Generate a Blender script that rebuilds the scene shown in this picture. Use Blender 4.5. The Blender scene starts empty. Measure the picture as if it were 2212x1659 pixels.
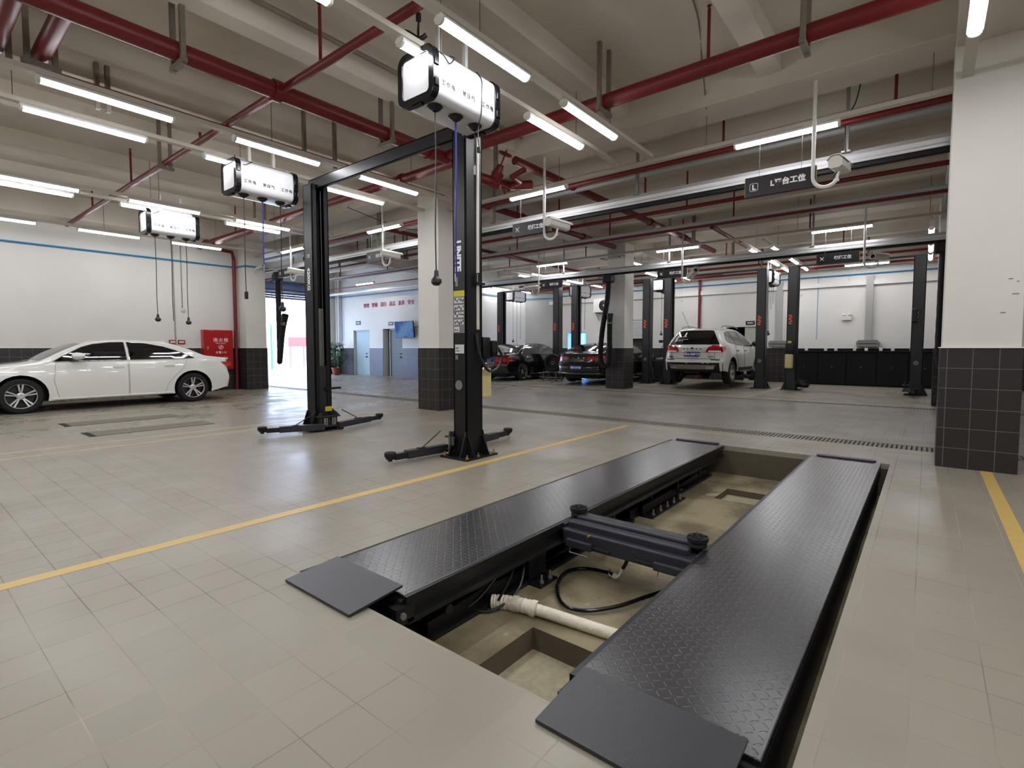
import bpy, bmesh, math, random
from mathutils import Vector, Matrix
from mathutils.geometry import delaunay_2d_cdt
random.seed(7)
PI = math.pi
R = math.radians
S = bpy.context.scene
COL = S.collection

# ---------------- camera, world, exposure ----------------
CAM_H = 1.25
cd = bpy.data.cameras.new('camera'); cam = bpy.data.objects.new('camera', cd); COL.objects.link(cam)
cd.sensor_fit = 'HORIZONTAL'; cd.sensor_width = 36.0; cd.lens = 36.0*1113.0/2212.0
PITCH = R(3.2)
cd.shift_y = -(829.5-(752.0+1113.0*math.tan(PITCH)))/2212.0
cd.clip_start = 0.02; cd.clip_end = 300
cam.location = (0, 0, CAM_H); cam.rotation_euler = (R(90)-PITCH, 0, R(38.83))
S.camera = cam
S.view_settings.view_transform = 'Standard'; S.view_settings.look = 'None'
S.view_settings.exposure = 0.0; S.view_settings.gamma = 1.0; S.view_settings.use_curve_mapping = False
W = bpy.data.worlds.new('world'); S.world = W; W.use_nodes = True
bg = W.node_tree.nodes['Background']; bg.inputs[0].default_value = (0.56, 0.70, 1.0, 1); bg.inputs[1].default_value = 9.0
LAMP_STRENGTH = 37.0
S.cycles.max_bounces = 7; S.cycles.diffuse_bounces = 4; S.cycles.glossy_bounces = 3
S.cycles.sample_clamp_indirect = 6.0

# ---------------- materials ----------------
def srgb(r, g, b):
    return tuple(((c/255.0)/12.92 if c/255.0 <= .04045 else ((c/255.0+.055)/1.055)**2.4) for c in (r, g, b)) + (1,)
MATS = {}
def mat(name, rgb, rough=.5, metal=0.0, var=0.0, vscale=8.0, bump=0.0, bscale=60.0, emit=0.0, coat=0.0, trans=0.0, alpha=1.0, spec=.5):
    if name in MATS: return MATS[name]
    m = bpy.data.materials.new(name); m.use_nodes = True
    nt = m.node_tree; p = nt.nodes['Principled BSDF']
    c = srgb(*rgb)
    p.inputs['Base Color'].default_value = c; p.inputs['Roughness'].default_value = rough
    p.inputs['Metallic'].default_value = metal; p.inputs['Coat Weight'].default_value = coat
    p.inputs['Coat Roughness'].default_value = .05
    p.inputs['Specular IOR Level'].default_value = spec
    p.inputs['Transmission Weight'].default_value = trans; p.inputs['Alpha'].default_value = alpha
    if emit: p.inputs['Emission Color'].default_value = c; p.inputs['Emission Strength'].default_value = emit
    tc = nt.nodes.new('ShaderNodeTexCoord')
    if var:
        n = nt.nodes.new('ShaderNodeTexNoise'); n.inputs['Scale'].default_value = vscale; n.inputs['Detail'].default_value = 4
        nt.links.new(tc.outputs['Object'], n.inputs['Vector'])
        mx = nt.nodes.new('ShaderNodeMix'); mx.data_type = 'RGBA'
        mx.inputs[6].default_value = tuple(x*(1-var) for x in c[:3])+(1,); mx.inputs[7].default_value = tuple(min(1, x*(1+var)) for x in c[:3])+(1,)
        nt.links.new(n.outputs['Fac'], mx.inputs[0]); nt.links.new(mx.outputs[2], p.inputs['Base Color'])
    if bump:
        n = nt.nodes.new('ShaderNodeTexNoise'); n.inputs['Scale'].default_value = bscale
        nt.links.new(tc.outputs['Object'], n.inputs['Vector'])
        b = nt.nodes.new('ShaderNodeBump'); b.inputs['Strength'].default_value = bump; b.inputs['Distance'].default_value = .01
        nt.links.new(n.outputs['Fac'], b.inputs['Height']); nt.links.new(b.outputs[0], p.inputs['Normal'])
    MATS[name] = m
    return m

class NT:
    """tiny node helper"""
    def __init__(s, name, rough=.5):
        s.m = bpy.data.materials.new(name); s.m.use_nodes = True; s.t = s.m.node_tree
        s.p = s.t.nodes['Principled BSDF']; s.p.inputs['Roughness'].default_value = rough
        MATS[name] = s.m
        s.tc = s.t.nodes.new('ShaderNodeTexCoord').outputs['Object']
        sx = s.t.nodes.new('ShaderNodeSeparateXYZ'); s.t.links.new(s.tc, sx.inputs[0])
        s.x, s.y, s.z = sx.outputs
    def put(s, v, inp):
        if isinstance(v, (int, float)): inp.default_value = v
        elif isinstance(v, tuple): inp.default_value = v
        else: s.t.links.new(v, inp)
    def math(s, op, a, b=0.0, c=0.0):
        n = s.t.nodes.new('ShaderNodeMath'); n.operation = op
        s.put(a, n.inputs[0]); s.put(b, n.inputs[1]); s.put(c, n.inputs[2]); return n.outputs[0]
    def comb(s, x, y, z=0.0):
        n = s.t.nodes.new('ShaderNodeCombineXYZ'); s.put(x, n.inputs[0]); s.put(y, n.inputs[1]); s.put(z, n.inputs[2]); return n.outputs[0]
    def noise(s, scale, detail=3.0, vec=None, rough=.5):
        n = s.t.nodes.new('ShaderNodeTexNoise'); n.inputs['Scale'].default_value = scale; n.inputs['Detail'].default_value = detail
        n.inputs['Roughness'].default_value = rough
        s.t.links.new(vec or s.tc, n.inputs['Vector']); return n.outputs['Fac']
    def mix(s, f, a, b):
        n = s.t.nodes.new('ShaderNodeMix'); n.data_type = 'RGBA'
        s.put(f, n.inputs[0]); s.put(a, n.inputs[6]); s.put(b, n.inputs[7]); return n.outputs[2]
    def ramp(s, v, lo, hi, a=0.0, b=1.0):
        n = s.t.nodes.new('ShaderNodeMapRange'); n.interpolation_type = 'SMOOTHSTEP'
        s.put(v, n.inputs[0]); n.inputs[1].default_value = lo; n.inputs[2].default_value = hi
        n.inputs[3].default_value = a; n.inputs[4].default_value = b; return n.outputs[0]
    def brick(s, vec, w, h, mortar, smooth=.1, offset=0.0):
        n = s.t.nodes.new('ShaderNodeTexBrick'); s.t.links.new(vec, n.inputs['Vector'])
        n.offset = offset; n.squash = 1.0
        n.inputs['Scale'].default_value = 1.0; n.inputs['Brick Width'].default_value = w; n.inputs['Row Height'].default_value = h
        n.inputs['Mortar Size'].default_value = mortar; n.inputs['Mortar Smooth'].default_value = smooth
        n.inputs['Color1'].default_value = (0, 0, 0, 1); n.inputs['Color2'].default_value = (1, 1, 1, 1)
        return n.outputs['Color'], n.outputs['Fac']
    def bump(s, h, strength=.3, dist=.01):
        b = s.t.nodes.new('ShaderNodeBump'); b.inputs['Strength'].default_value = strength; b.inputs['Distance'].default_value = dist
        s.put(h, b.inputs['Height']); s.t.links.new(b.outputs[0], s.p.inputs['Normal']); s.t.links.new(b.outputs[0], s.p.inputs['Coat Normal'])
    def base(s, v): s.put(v, s.p.inputs['Base Color'])
    def rough(s, v): s.put(v, s.p.inputs['Roughness'])

def floor_material():
    k = NT('floor_tile')
    vec = k.comb(k.math('ADD', k.x, 1.524+.217*60), k.math('ADD', k.y, -.39+.2095*60))
    tone, grout = k.brick(vec, .217, .2095, .0022, .3)
    big = k.noise(.45, 4); fine = k.noise(9, 5)
    # the walked, greyer aisle between the two drains, and the near bay
    aisle = k.math('MULTIPLY', k.ramp(k.y, 8.15, 8.3), k.ramp(k.y, 13.4, 13.55, 1.0, 0.0))
    c = k.mix(k.math('MULTIPLY', tone, k.math('ADD', .4, k.math('MULTIPLY', aisle, .6))), srgb(145, 138, 124), srgb(134, 128, 115))
    c = k.mix(k.math('MULTIPLY', big, .22), c, srgb(134, 128, 116))
    c = k.mix(k.math('MULTIPLY', aisle, .45), c, srgb(146, 138, 130))
    # dirt in the joints, worn off in patches
    g = k.math('MULTIPLY', grout, k.ramp(k.noise(1.1, 4), .42, .6, .08, 1.0))
    gc = k.mix(k.ramp(k.noise(.55, 3, k.comb(k.math('ADD', k.x, 31.0), k.y)), .44, .58), srgb(84, 76, 64), srgb(176, 169, 152))
    c = k.mix(k.math('MULTIPLY', g, .7), c, gc)
    # damp mark by the roller door bay and stains in the aisle
    dx = k.math('MULTIPLY', k.math('ADD', k.x, 11.2), .42); dy = k.math('MULTIPLY', k.math('ADD', k.y, -5.6), .8)
    rr = k.math('SQRT', k.math('ADD', k.math('MULTIPLY', dx, dx), k.math('MULTIPLY', dy, dy)))
    st = k.math('MULTIPLY', k.ramp(rr, .2, .9, 1.0, 0.0), k.ramp(k.noise(5, 4, k.comb(k.math('MULTIPLY', k.x, 1.0), k.y)), .5, .62))
    c = k.mix(k.math('MULTIPLY', st, .55), c, srgb(84, 74, 66))
    st2 = k.math('MULTIPLY', aisle, k.ramp(k.noise(1.7, 6), .6, .72))
    c = k.mix(k.math('MULTIPLY', st2, .35), c, srgb(80, 72, 64))
    k.base(c)
    r = k.ramp(k.noise(1.1, 4), .35, .7, .30, .48)
    wet = k.math('MULTIPLY', k.ramp(k.x, -8.5, -10.0, 0.0, 1.0), k.ramp(k.noise(2.4, 4), .42, .6))
    r = k.math('SUBTRACT', r, k.math('MULTIPLY', wet, .08))
    k.rough(k.math('ADD', r, k.math('MULTIPLY', grout, .3)))
    h = k.math('ADD', k.math('MULTIPLY', grout, -1.0), k.math('MULTIPLY', k.noise(3.5, 3), .5))
    h = k.math('ADD', h, k.math('MULTIPLY', tone, .12))
    k.bump(h, .22, .004)
    return k.m

def dado_material(name, col, grout_col, uscale=.2, vscale=.2083, uoff=0.0):
    k = NT(name, .42)
    vec = k.comb(k.math('ADD', k.math('ADD', k.x, k.y), 60*uscale+uoff), k.math('ADD', k.z, 20*vscale))
    tone, grout = k.brick(vec, uscale, vscale, .003, .1)
    c = k.mix(k.math('MULTIPLY', tone, .5), srgb(*col), srgb(*[int(v*1.15) for v in col]))
    k.base(k.mix(grout, c, srgb(*grout_col)))
    k.bump(k.math('ADD', k.math('MULTIPLY', grout, -1.0), k.math('MULTIPLY', k.noise(60, 2), .2)), .2, .004)
    return k.m

def plaster(name, c1, c2, scale=.7, stain=False, rough=.8):
    k = NT(name, rough)
    c = k.mix(k.ramp(k.noise(scale, 5), .35, .65), srgb(*c1), srgb(*c2))
    if stain:
        c = k.mix(k.math('MULTIPLY', k.ramp(k.noise(1.3, 6), .66, .76), .25), c, srgb(92, 74, 50))
    k.base(c); k.bump(k.noise(25, 4), .08, .01)
    return k.m

def diamond_material():
    k = NT('diamond_plate', .36)
    s = .034
    u = k.math('DIVIDE', k.math('ADD', k.x, 50.0), s); v = k.math('DIVIDE', k.math('ADD', k.y, 50.0), s)
    fu = k.math('SUBTRACT', k.math('FRACT', u), .5); fv = k.math('SUBTRACT', k.math('FRACT', v), .5)
    par = k.math('MODULO', k.math('ADD', k.math('FLOOR', u), k.math('FLOOR', v)), 2.0)
    a = k.math('MULTIPLY', k.math('ADD', fu, fv), .7071); b = k.math('MULTIPLY', k.math('SUBTRACT', fu, fv), .7071)
    a2 = k.math('MULTIPLY', a, a); b2 = k.math('MULTIPLY', b, b)
    L, Wd = 1/(.46**2), 1/(.13**2)
    e1 = k.math('ADD', k.math('MULTIPLY', a2, L), k.math('MULTIPLY', b2, Wd))
    e2 = k.math('ADD', k.math('MULTIPLY', b2, L), k.math('MULTIPLY', a2, Wd))
    e = k.math('ADD', k.math('MULTIPLY', e1, par), k.math('MULTIPLY', e2, k.math('SUBTRACT', 1.0, par)))
    h = k.ramp(e, .25, 1.1, 1.0, 0.0)
    k.base(k.mix(k.math('MULTIPLY', h, .4), srgb(24, 24, 28), srgb(36, 36, 40)))
    k.p.inputs['Metallic'].default_value = .0; k.p.inputs['Specular IOR Level'].default_value = 1.0; k.p.inputs['Coat Weight'].default_value = .7; k.p.inputs['Coat Roughness'].default_value = .3
    k.rough(k.math('SUBTRACT', .26, k.math('MULTIPLY', h, .06)))
    k.bump(k.math('ADD', h, k.math('MULTIPLY', k.noise(70, 3), .15)), .6, .003)
    return k.m

def concrete_pit():
    k = NT('pit_concrete', .75)
    n = k.noise(2.2, 6); f = k.noise(28, 5)
    c = k.mix(k.ramp(n, .35, .65), srgb(104, 94, 70), srgb(150, 139, 110))
    c = k.mix(k.math('MULTIPLY', k.ramp(f, .62, .72), .55), c, srgb(70, 60, 42))
    c = k.mix(k.math('MULTIPLY', k.ramp(k.noise(7, 5), .64, .74), .5), c, srgb(198, 190, 166))
    k.base(c); k.bump(f, .4, .006)
    return k.m

M_floor = floor_material()
M_pit = concrete_pit()
M_dia = diamond_material()
M_dado = dado_material('dado_tile', (42, 39, 38), (108, 104, 100))
M_dado_daylit = dado_material('dado_tile_daylit', (84, 88, 104), (100, 104, 120), .3, .3)  # bluish daylight reflecting off the tiles is put into their colour
M_wall = plaster('white_wall', (228, 226, 221), (222, 220, 215))
M_pillar = plaster('pillar_paint', (232, 229, 221), (226, 223, 215))
M_ceil = plaster('ceiling_plaster', (212, 204, 192), (198, 190, 177), .6, True)
M_beam = plaster('beam_plaster', (218, 210, 198), (206, 198, 185), .9, True)
M_shadewall = plaster('shaded_wall', (176, 176, 174), (168, 168, 166))  # shade of the wall far from the lamps, painted in as grey
M_white = mat('white_paint', (232, 231, 228), .35)
M_shell = mat('white_shell', (226, 227, 230), .28, coat=.3)
M_black = mat('black_paint', (20, 20, 23), .38, var=.15, vscale=20)
M_blackg = mat('black_gloss', (14, 14, 16), .2)
M_liftgrey = mat('dark_lift_paint', (44, 44, 47), .42, var=.1)
M_rubber = mat('black_rubber', (16, 16, 17), .75, bump=.2, bscale=90)
M_jack = mat('jack_grey', (52, 53, 63), .42, metal=.2, var=.12, vscale=14, bump=.1, bscale=200)
M_ramp = mat('ramp_grey', (32, 32, 38), .34, spec=.8, var=.12, vscale=10, bump=.15, bscale=260)
M_steel = mat('galvanised_steel', (150, 148, 142), .45, metal=.5, var=.12)
M_oldsteel = mat('dull_steel', (124, 118, 106), .6, metal=.3, var=.2, vscale=20)
M_brass = mat('brass_nut', (190, 160, 80), .35, metal=.8)
M_chrome = mat('chrome', (220, 220, 224), .12, metal=1.0)
M_alu = mat('aluminium_rail', (214, 215, 216), .35, metal=.4)
M_red = mat('red_pipe_paint', (108, 18, 24), .42, var=.12, vscale=12)
M_redbox = mat('red_cabinet', (176, 20, 26), .3, coat=.3)
M_blue = mat('blue_pipe', (40, 132, 186), .4)
M_bluecord = mat('blue_cord', (40, 40, 150), .4)
M_yellow = mat('yellow_line', (198, 168, 96), .45, var=.1, vscale=14)
M_yellowfaint = mat('worn_yellow_line', (186, 176, 132), .5, var=.08)
M_ylabel = mat('yellow_label', (206, 200, 40), .5)
M_lamp = mat('lamp_diffuser', (252, 252, 255), .5, emit=LAMP_STRENGTH)
M_tank = mat('yellowed_plastic', (222, 208, 150), .4)
M_paper = mat('white_label', (214, 214, 210), .5)
M_greylabel = mat('grey_label', (120, 122, 126), .5)
M_sign = mat('sign_charcoal', (44, 42, 44), .45)
M_text = mat('white_lettering', (232, 232, 232), .5, emit=.12)
M_textk = mat('black_lettering', (30, 30, 32), .5)
M_textr = mat('red_lettering', (176, 40, 66), .5)
M_orange = mat('orange_decal', (220, 96, 40), .5)
M_grate = mat('drain_grate_steel', (128, 121, 110), .5, metal=.3)
M_greyplate = mat('worn_grey_plate', (104, 98, 88), .45, metal=.2, var=.2, vscale=12)
M_carwhite = mat('car_paint_white', (228, 228, 222), .22, coat=1.0)
M_carblack = mat('car_paint_black', (10, 10, 12), .16, coat=1.0)
M_glass = mat('tinted_car_glass', (12, 12, 14), .05, spec=.8)
M_glassgrey = mat('grey_car_glass', (70, 72, 74), .08, spec=.8)
M_tail = mat('red_tail_light', (170, 14, 20), .12, coat=1.0, emit=.05)
M_plate = mat('blue_number_plate', (24, 50, 150), .35)
M_cream = mat('white_plastic', (220, 218, 210), .4)
M_cabinet = mat('cabinet_black', (11, 11, 12), .55, spec=.25)
M_leaf = mat('plant_leaf', (36, 84, 44), .45, var=.35, vscale=6)
M_pot = mat('terracotta_pot', (140, 62, 44), .6)
M_door = mat('pale_green_door', (160, 184, 186), .45)
M_doordark = mat('grey_door', (96, 102, 104), .5)
M_dark = mat('dark_void', (16, 16, 16), .8)
M_shutter = mat('blue_grey_shutter', (92, 104, 134), .5)
M_greytrim = mat('grey_duct', (170, 170, 168), .5, metal=.1)
M_pvc = mat('dusty_white_pipe', (232, 224, 204), .6, var=.18, vscale=30, bump=.5, bscale=40)
M_outside = mat('outdoor_paving', (205, 205, 200), .7)
M_outwall = mat('outdoor_wall', (222, 224, 226), .8)

# ---------------- mesh builder ----------------
class MB:
    def __init__(s): s.v = []; s.f = []; s.mi = []; s.sm = []; s.cur = 0; s.M = Matrix()
    def add(s, vs, fs, smooth=False):
        n = len(s.v); M = s.M
        s.v += [M @ Vector(p) for p in vs]
        for f in fs: s.f.append(tuple(n+i for i in f)); s.mi.append(s.cur); s.sm.append(smooth)
        return s
    def box(s, x0, x1, y0, y1, z0, z1):
        return s.add([(x0,y0,z0),(x1,y0,z0),(x1,y1,z0),(x0,y1,z0),(x0,y0,z1),(x1,y0,z1),(x1,y1,z1),(x0,y1,z1)],
                     [(0,3,2,1),(4,5,6,7),(0,1,5,4),(1,2,6,5),(2,3,7,6),(3,0,4,7)])
    def rbox(s, c, size, rot=None, b=0.0):
        """rotated box with bevelled vertical+horizontal edges when b>0"""
        M = s.M; s.M = M @ Matrix.Translation(c) @ (rot or Matrix()).to_4x4()
        x, y, z = [q/2 for q in size]
        if b <= 0: s.box(-x, x, -y, y, -z, z)
        else:
            bm = bmesh.new(); bmesh.ops.create_cube(bm, size=1)
            for v in bm.verts: v.co = Vector((v.co.x*size[0], v.co.y*size[1], v.co.z*size[2]))
            bmesh.ops.bevel(bm, geom=bm.edges[:], offset=min(b, min(size)*.49), segments=2, affect='EDGES', profile=.5)
            bm.verts.index_update()
            s.add([v.co for v in bm.verts], [tuple(v.index for v in f.verts) for f in bm.faces]); bm.free()
        s.M = M; return s
    def frame(s, d):
        d = Vector(d).normalized(); a = Vector((0,0,1)) if abs(d.z) < .9 else Vector((1,0,0))
        u = d.cross(a).normalized(); return d, u, d.cross(u).normalized()
    def tube(s, pts, r, seg=10, cap=True, closed=False):
        pts = [Vector(p) for p in pts]; n = len(pts)
        rs = r if isinstance(r, (list, tuple)) else [r]*n
        vs = []; fs = []; d, u, w = s.frame(pts[1]-pts[0])
        for i, p in enumerate(pts):
            t = (pts[(i+1) % n]-pts[i-1]) if closed else ((pts[min(i+1, n-1)]-pts[max(i-1, 0)]))
            t.normalize()
            u = (u - t*u.dot(t)); u = u.normalized() if u.length > 1e-6 else s.frame(t)[1]; w = t.cross(u)
            for k in range(seg):
                a = 2*PI*k/seg; vs.append(p+(u*math.cos(a)+w*math.sin(a))*rs[i])
        m = n if closed else n-1
        for i in range(m):
            j = (i+1) % n
            for k in range(seg): fs.append((i*seg+k, i*seg+(k+1)%seg, j*seg+(k+1)%seg, j*seg+k))
        s.add(vs, fs, True)
        if cap and not closed:
            s.add(vs[:seg], [tuple(range(seg))[::-1]]); s.add(vs[-seg:], [tuple(range(seg))])
        return s
    def cyl(s, p0, p1, r, seg=16): return s.tube([p0, p1], r, seg)
    def lathe(s, prof, o=(0,0,0), axis=(0,0,1), seg=24, smooth=True):
        d, u, w = s.frame(axis); o = Vector(o); vs = []; fs = []
        for (r, h) in prof:
            for k in range(seg):
                a = 2*PI*k/seg; vs.append(o+d*h+(u*math.cos(a)+w*math.sin(a))*max(r, 1e-5))
        for i in range(len(prof)-1):
            for k in range(seg): fs.append((i*seg+k, i*seg+(k+1)%seg, (i+1)*seg+(k+1)%seg, (i+1)*seg+k))
        return s.add(vs, fs, smooth)
    def prism(s, poly, a0, a1, axis='x', smooth=False):
        """poly in the plane across axis: x->(y,z), y->(x,z), z->(x,y)"""
        def P(p, a): return (a, p[0], p[1]) if axis == 'x' else ((p[0], a, p[1]) if axis == 'y' else (p[0], p[1], a))
        n = len(poly); vs = [P(p, a0) for p in poly]+[P(p, a1) for p in poly]
        s.add(vs, [(i, (i+1)%n, n+(i+1)%n, n+i) for i in range(n)], smooth)
        return s.add(vs, [tuple(range(n))[::-1], tuple(range(n, 2*n))])
    def grid(s, P, nu, nv, smooth=True):
        vs = [P(i/nu, j/nv) for i in range(nu+1) for j in range(nv+1)]
        return s.add(vs, [(i*(nv+1)+j, (i+1)*(nv+1)+j, (i+1)*(nv+1)+j+1, i*(nv+1)+j+1) for i in range(nu) for j in range(nv)], smooth)
    def build(s, name, mats, parent=None, loc=(0,0,0), bevel=0.0, sharp=35, recalc=True, label=None):
        me = bpy.data.meshes.new(name); me.from_pydata([tuple(v) for v in s.v], [], s.f)
        if not isinstance(mats, (list, tuple)): mats = [mats]
        for m in mats: me.materials.append(m)
        for i, p in enumerate(me.polygons): p.material_index = s.mi[i]; p.use_smooth = s.sm[i]
        if recalc:
            bm = bmesh.new(); bm.from_mesh(me); bmesh.ops.recalc_face_normals(bm, faces=bm.faces); bm.to_mesh(me); bm.free()
        if any(s.sm): me.set_sharp_from_angle(angle=R(sharp))
        o = bpy.data.objects.new(name, me); COL.objects.link(o); o.location = loc
        if parent: o.parent = parent
        if bevel:
            b = o.modifiers.new('bevel', 'BEVEL'); b.width = bevel; b.segments = 2; b.limit_method = 'ANGLE'; b.angle_limit = R(40)
        if label: o['label'] = label
        return o

def tag(o, label, cat, group=None, kind=None):
    o['label'] = label; o['category'] = cat
    if group: o['group'] = group
    if kind: o['kind'] = kind
    return o
def thing(name, label, cat, loc=(0,0,0), rz=0.0, group=None):
    o = bpy.data.objects.new(name, None); COL.objects.link(o); o.empty_display_size = .1
    o.location = loc; o.rotation_euler = (0, 0, rz); return tag(o, label, cat, group)
def struct(o, label=None):
    o['kind'] = 'structure'
    if label: o['label'] = label
    return o
def dup(o, loc=None, rz=None, label=None, group=None, parent=None):
    c = o.copy(); COL.objects.link(c)
    if parent is not None: c.parent = parent
    if loc is not None: c.location = loc
    if rz is not None: c.rotation_euler = (0, 0, rz)
    if label: c['label'] = label
    if group: c['group'] = group
    for ch in list(o.children): dup(ch, parent=c)
    return c
def bez(p0, p1, p2, p3, n=12):
    p = [Vector(q) for q in (p0, p1, p2, p3)]
    return [p[0]*(1-t)**3+3*p[1]*t*(1-t)**2+3*p[2]*t*t*(1-t)+p[3]*t**3 for t in [i/n for i in range(n+1)]]
def crom(pts, k=6, closed=False):
    P = [Vector(p) for p in pts]; out = []; n = len(P)
    for i in range(n if closed else n-1):
        a = P[i-1] if (i or closed) else P[0]; b = P[i]; c = P[(i+1)%n]; d = P[(i+2)%n] if (closed or i+2 < n) else P[-1]
        for j in range(k):
            t = j/k
            out.append(.5*((2*b)+(c-a)*t+(2*a-5*b+4*c-d)*t*t+(3*b-a-3*c+d)*t**3))
    if not closed: out.append(P[-1])
    return out
def rrect(w, h, r, n=5, cx=0, cy=0):
    o = []
    for (sx, sy, a0) in ((1,1,0),(-1,1,90),(-1,-1,180),(1,-1,270)):
        for k in range(n+1):
            a = R(a0+90*k/n); o.append((cx+sx*(w/2-r)+r*math.cos(a), cy+sy*(h/2-r)+r*math.sin(a)))
    return o
def text(name, body, size, m, M4, parent=None, depth=.001, label=None, spacing=1.0, bold=0.0):
    cu = bpy.data.curves.new(name, 'FONT'); cu.body = body; cu.size = size; cu.align_x = 'CENTER'; cu.align_y = 'CENTER'
    cu.extrude = depth; cu.space_character = spacing; cu.offset = bold; cu.resolution_u = 3
    t = bpy.data.objects.new(name, cu); COL.objects.link(t)
    dg = bpy.context.evaluated_depsgraph_get(); me = bpy.data.meshes.new_from_object(t.evaluated_get(dg))
    bpy.data.objects.remove(t); me.name = name
    me.materials.clear(); me.materials.append(m); me.transform(M4)
    o = bpy.data.objects.new(name, me); COL.objects.link(o)
    if parent: o.parent = parent
    if label: o['label'] = label
    return o
def face_negy(x, y, z): return Matrix.Translation((x, y, z)) @ Matrix.Rotation(R(90), 4, 'X')      # reads from -Y side
def face_posx(x, y, z): return Matrix.Translation((x, y, z)) @ Matrix.Rotation(R(90), 4, 'Z') @ Matrix.Rotation(R(90), 4, 'X')
# ================= THE SETTING =================
def plate(x0, x1, y0, y1, holes, z0, z1):
    m = MB()
    xs = sorted({x0, x1, *[h[0] for h in holes], *[h[1] for h in holes]}); ys = sorted({y0, y1, *[h[2] for h in holes], *[h[3] for h in holes]})
    for i in range(len(xs)-1):
        for j in range(len(ys)-1):
            cx, cy = (xs[i]+xs[i+1])/2, (ys[j]+ys[j+1])/2
            if any(h[0] < cx < h[1] and h[2] < cy < h[3] for h in holes): continue
            m.add([(xs[i],ys[j],z1),(xs[i+1],ys[j],z1),(xs[i+1],ys[j+1],z1),(xs[i],ys[j+1],z1)], [(0,1,2,3)])
            m.add([(xs[i],ys[j],z0),(xs[i+1],ys[j],z0),(xs[i+1],ys[j+1],z0),(xs[i],ys[j+1],z0)], [(3,2,1,0)])
    for (a, b, c, d) in holes+[(x0, x1, y0, y1)]:
        m.add([(a,c,z0),(b,c,z0),(b,d,z0),(a,d,z0),(a,c,z1),(b,c,z1),(b,d,z1),(a,d,z1)], [(0,1,5,4),(1,2,6,5),(2,3,7,6),(3,0,4,7)])
    return m
PX0, PX1, PY0, PY1, PZ = -2.70, -.27, 1.45, 6.83, -.36
GR1 = (7.95, 8.33); GR2 = (13.38, 13.68)
struct(plate(-22.7, 7.0, -5.0, 23.0, [(PX0, PX1, PY0, PY1), (-22.3, 6.8, *GR1), (-22.3, 6.8, *GR2)], -.06, 0).build('floor', M_floor, recalc=False), 'beige tiled workshop floor')
s1 = (-1.72, -1.0, 1.5, 2.33); s2 = (-1.73, -1.1, 5.62, 6.1)
m = plate(PX0-.1, PX1+.1, PY0-.1, PY1+.1, [s1, s2], PZ-.0006, PZ)
for (a, b, c, d), dz in ((s1, -.13), (s2, -.07)):
    m.cur = 1; m.add([(a,c,PZ+dz),(b,c,PZ+dz),(b,d,PZ+dz),(a,d,PZ+dz)], [(0,1,2,3)]); m.cur = 2
    m.add([(a,c,PZ+dz),(b,c,PZ+dz),(b,d,PZ+dz),(a,d,PZ+dz),(a,c,PZ),(b,c,PZ),(b,d,PZ),(a,d,PZ)], [(0,1,5,4),(1,2,6,5),(2,3,7,6),(3,0,4,7)])
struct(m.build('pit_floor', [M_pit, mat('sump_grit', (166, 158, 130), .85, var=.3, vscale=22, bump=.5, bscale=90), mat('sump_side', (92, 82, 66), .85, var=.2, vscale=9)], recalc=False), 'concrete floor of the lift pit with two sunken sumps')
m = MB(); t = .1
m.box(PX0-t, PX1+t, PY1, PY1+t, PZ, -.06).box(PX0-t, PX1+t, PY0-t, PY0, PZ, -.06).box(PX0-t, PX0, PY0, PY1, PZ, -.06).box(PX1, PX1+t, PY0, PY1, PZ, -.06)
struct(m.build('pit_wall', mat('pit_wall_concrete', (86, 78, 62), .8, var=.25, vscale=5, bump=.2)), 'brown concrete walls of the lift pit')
# drains in the floor
for i, (y0, y1) in enumerate((GR1, GR2)):
    g = thing('trench_drain', ['grated drain across the tiles near the square pillars, on the pit side of the aisle', 'grated drain across the tiles at the far side of the aisle'][i], 'drain', (0, (y0+y1)/2, 0))
    h = (y1-y0)/2
    m = MB(); m.box(-22.3, 6.8, -h, h, -.03, -.018); m.build('channel', mat('drain_channel', (74, 69, 61), .8), g)
    m = MB(); x = -22.3
    while x < 6.8:
        if x > -18: m.box(x, x+.032, -h+.02, h-.02, -.018, -.003)
        x += .05
    m.box(-22.3, 6.8, -h, -h+.02, -.03, -.003).box(-22.3, 6.8, h-.02, h, -.03, -.003); m.build('grate', M_grate, g)
# painted lines
def line(x0, x1, y0, y1, m_=M_yellow, z=.0015): return struct(MB().box(x0, x1, y0, y1, 0, z).build('floor_marking', m_))
line(-3.78, -3.68, -4.8, 7.62); line(.46, .55, -4.8, 7.04); line(.46, .55, 7.65, 7.9)
line(-3.6, .4, 7.66, 7.7, M_yellowfaint); line(-8.05, -8.0, -4.8, 7.0, M_yellowfaint); line(-8.5, -8.45, -4.8, 7.6, M_yellowfaint)
line(-16, -3.8, 7.66, 7.7, M_yellowfaint); line(-12.3, -12.26, -4.8, 7.6, M_yellowfaint)
for x in (-3.6, -7.3, -11.3): line(x, x+.05, 14.0, 20.2, M_yellowfaint)
line(-15.3, 6, 13.9, 13.95, M_yellowfaint)

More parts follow.
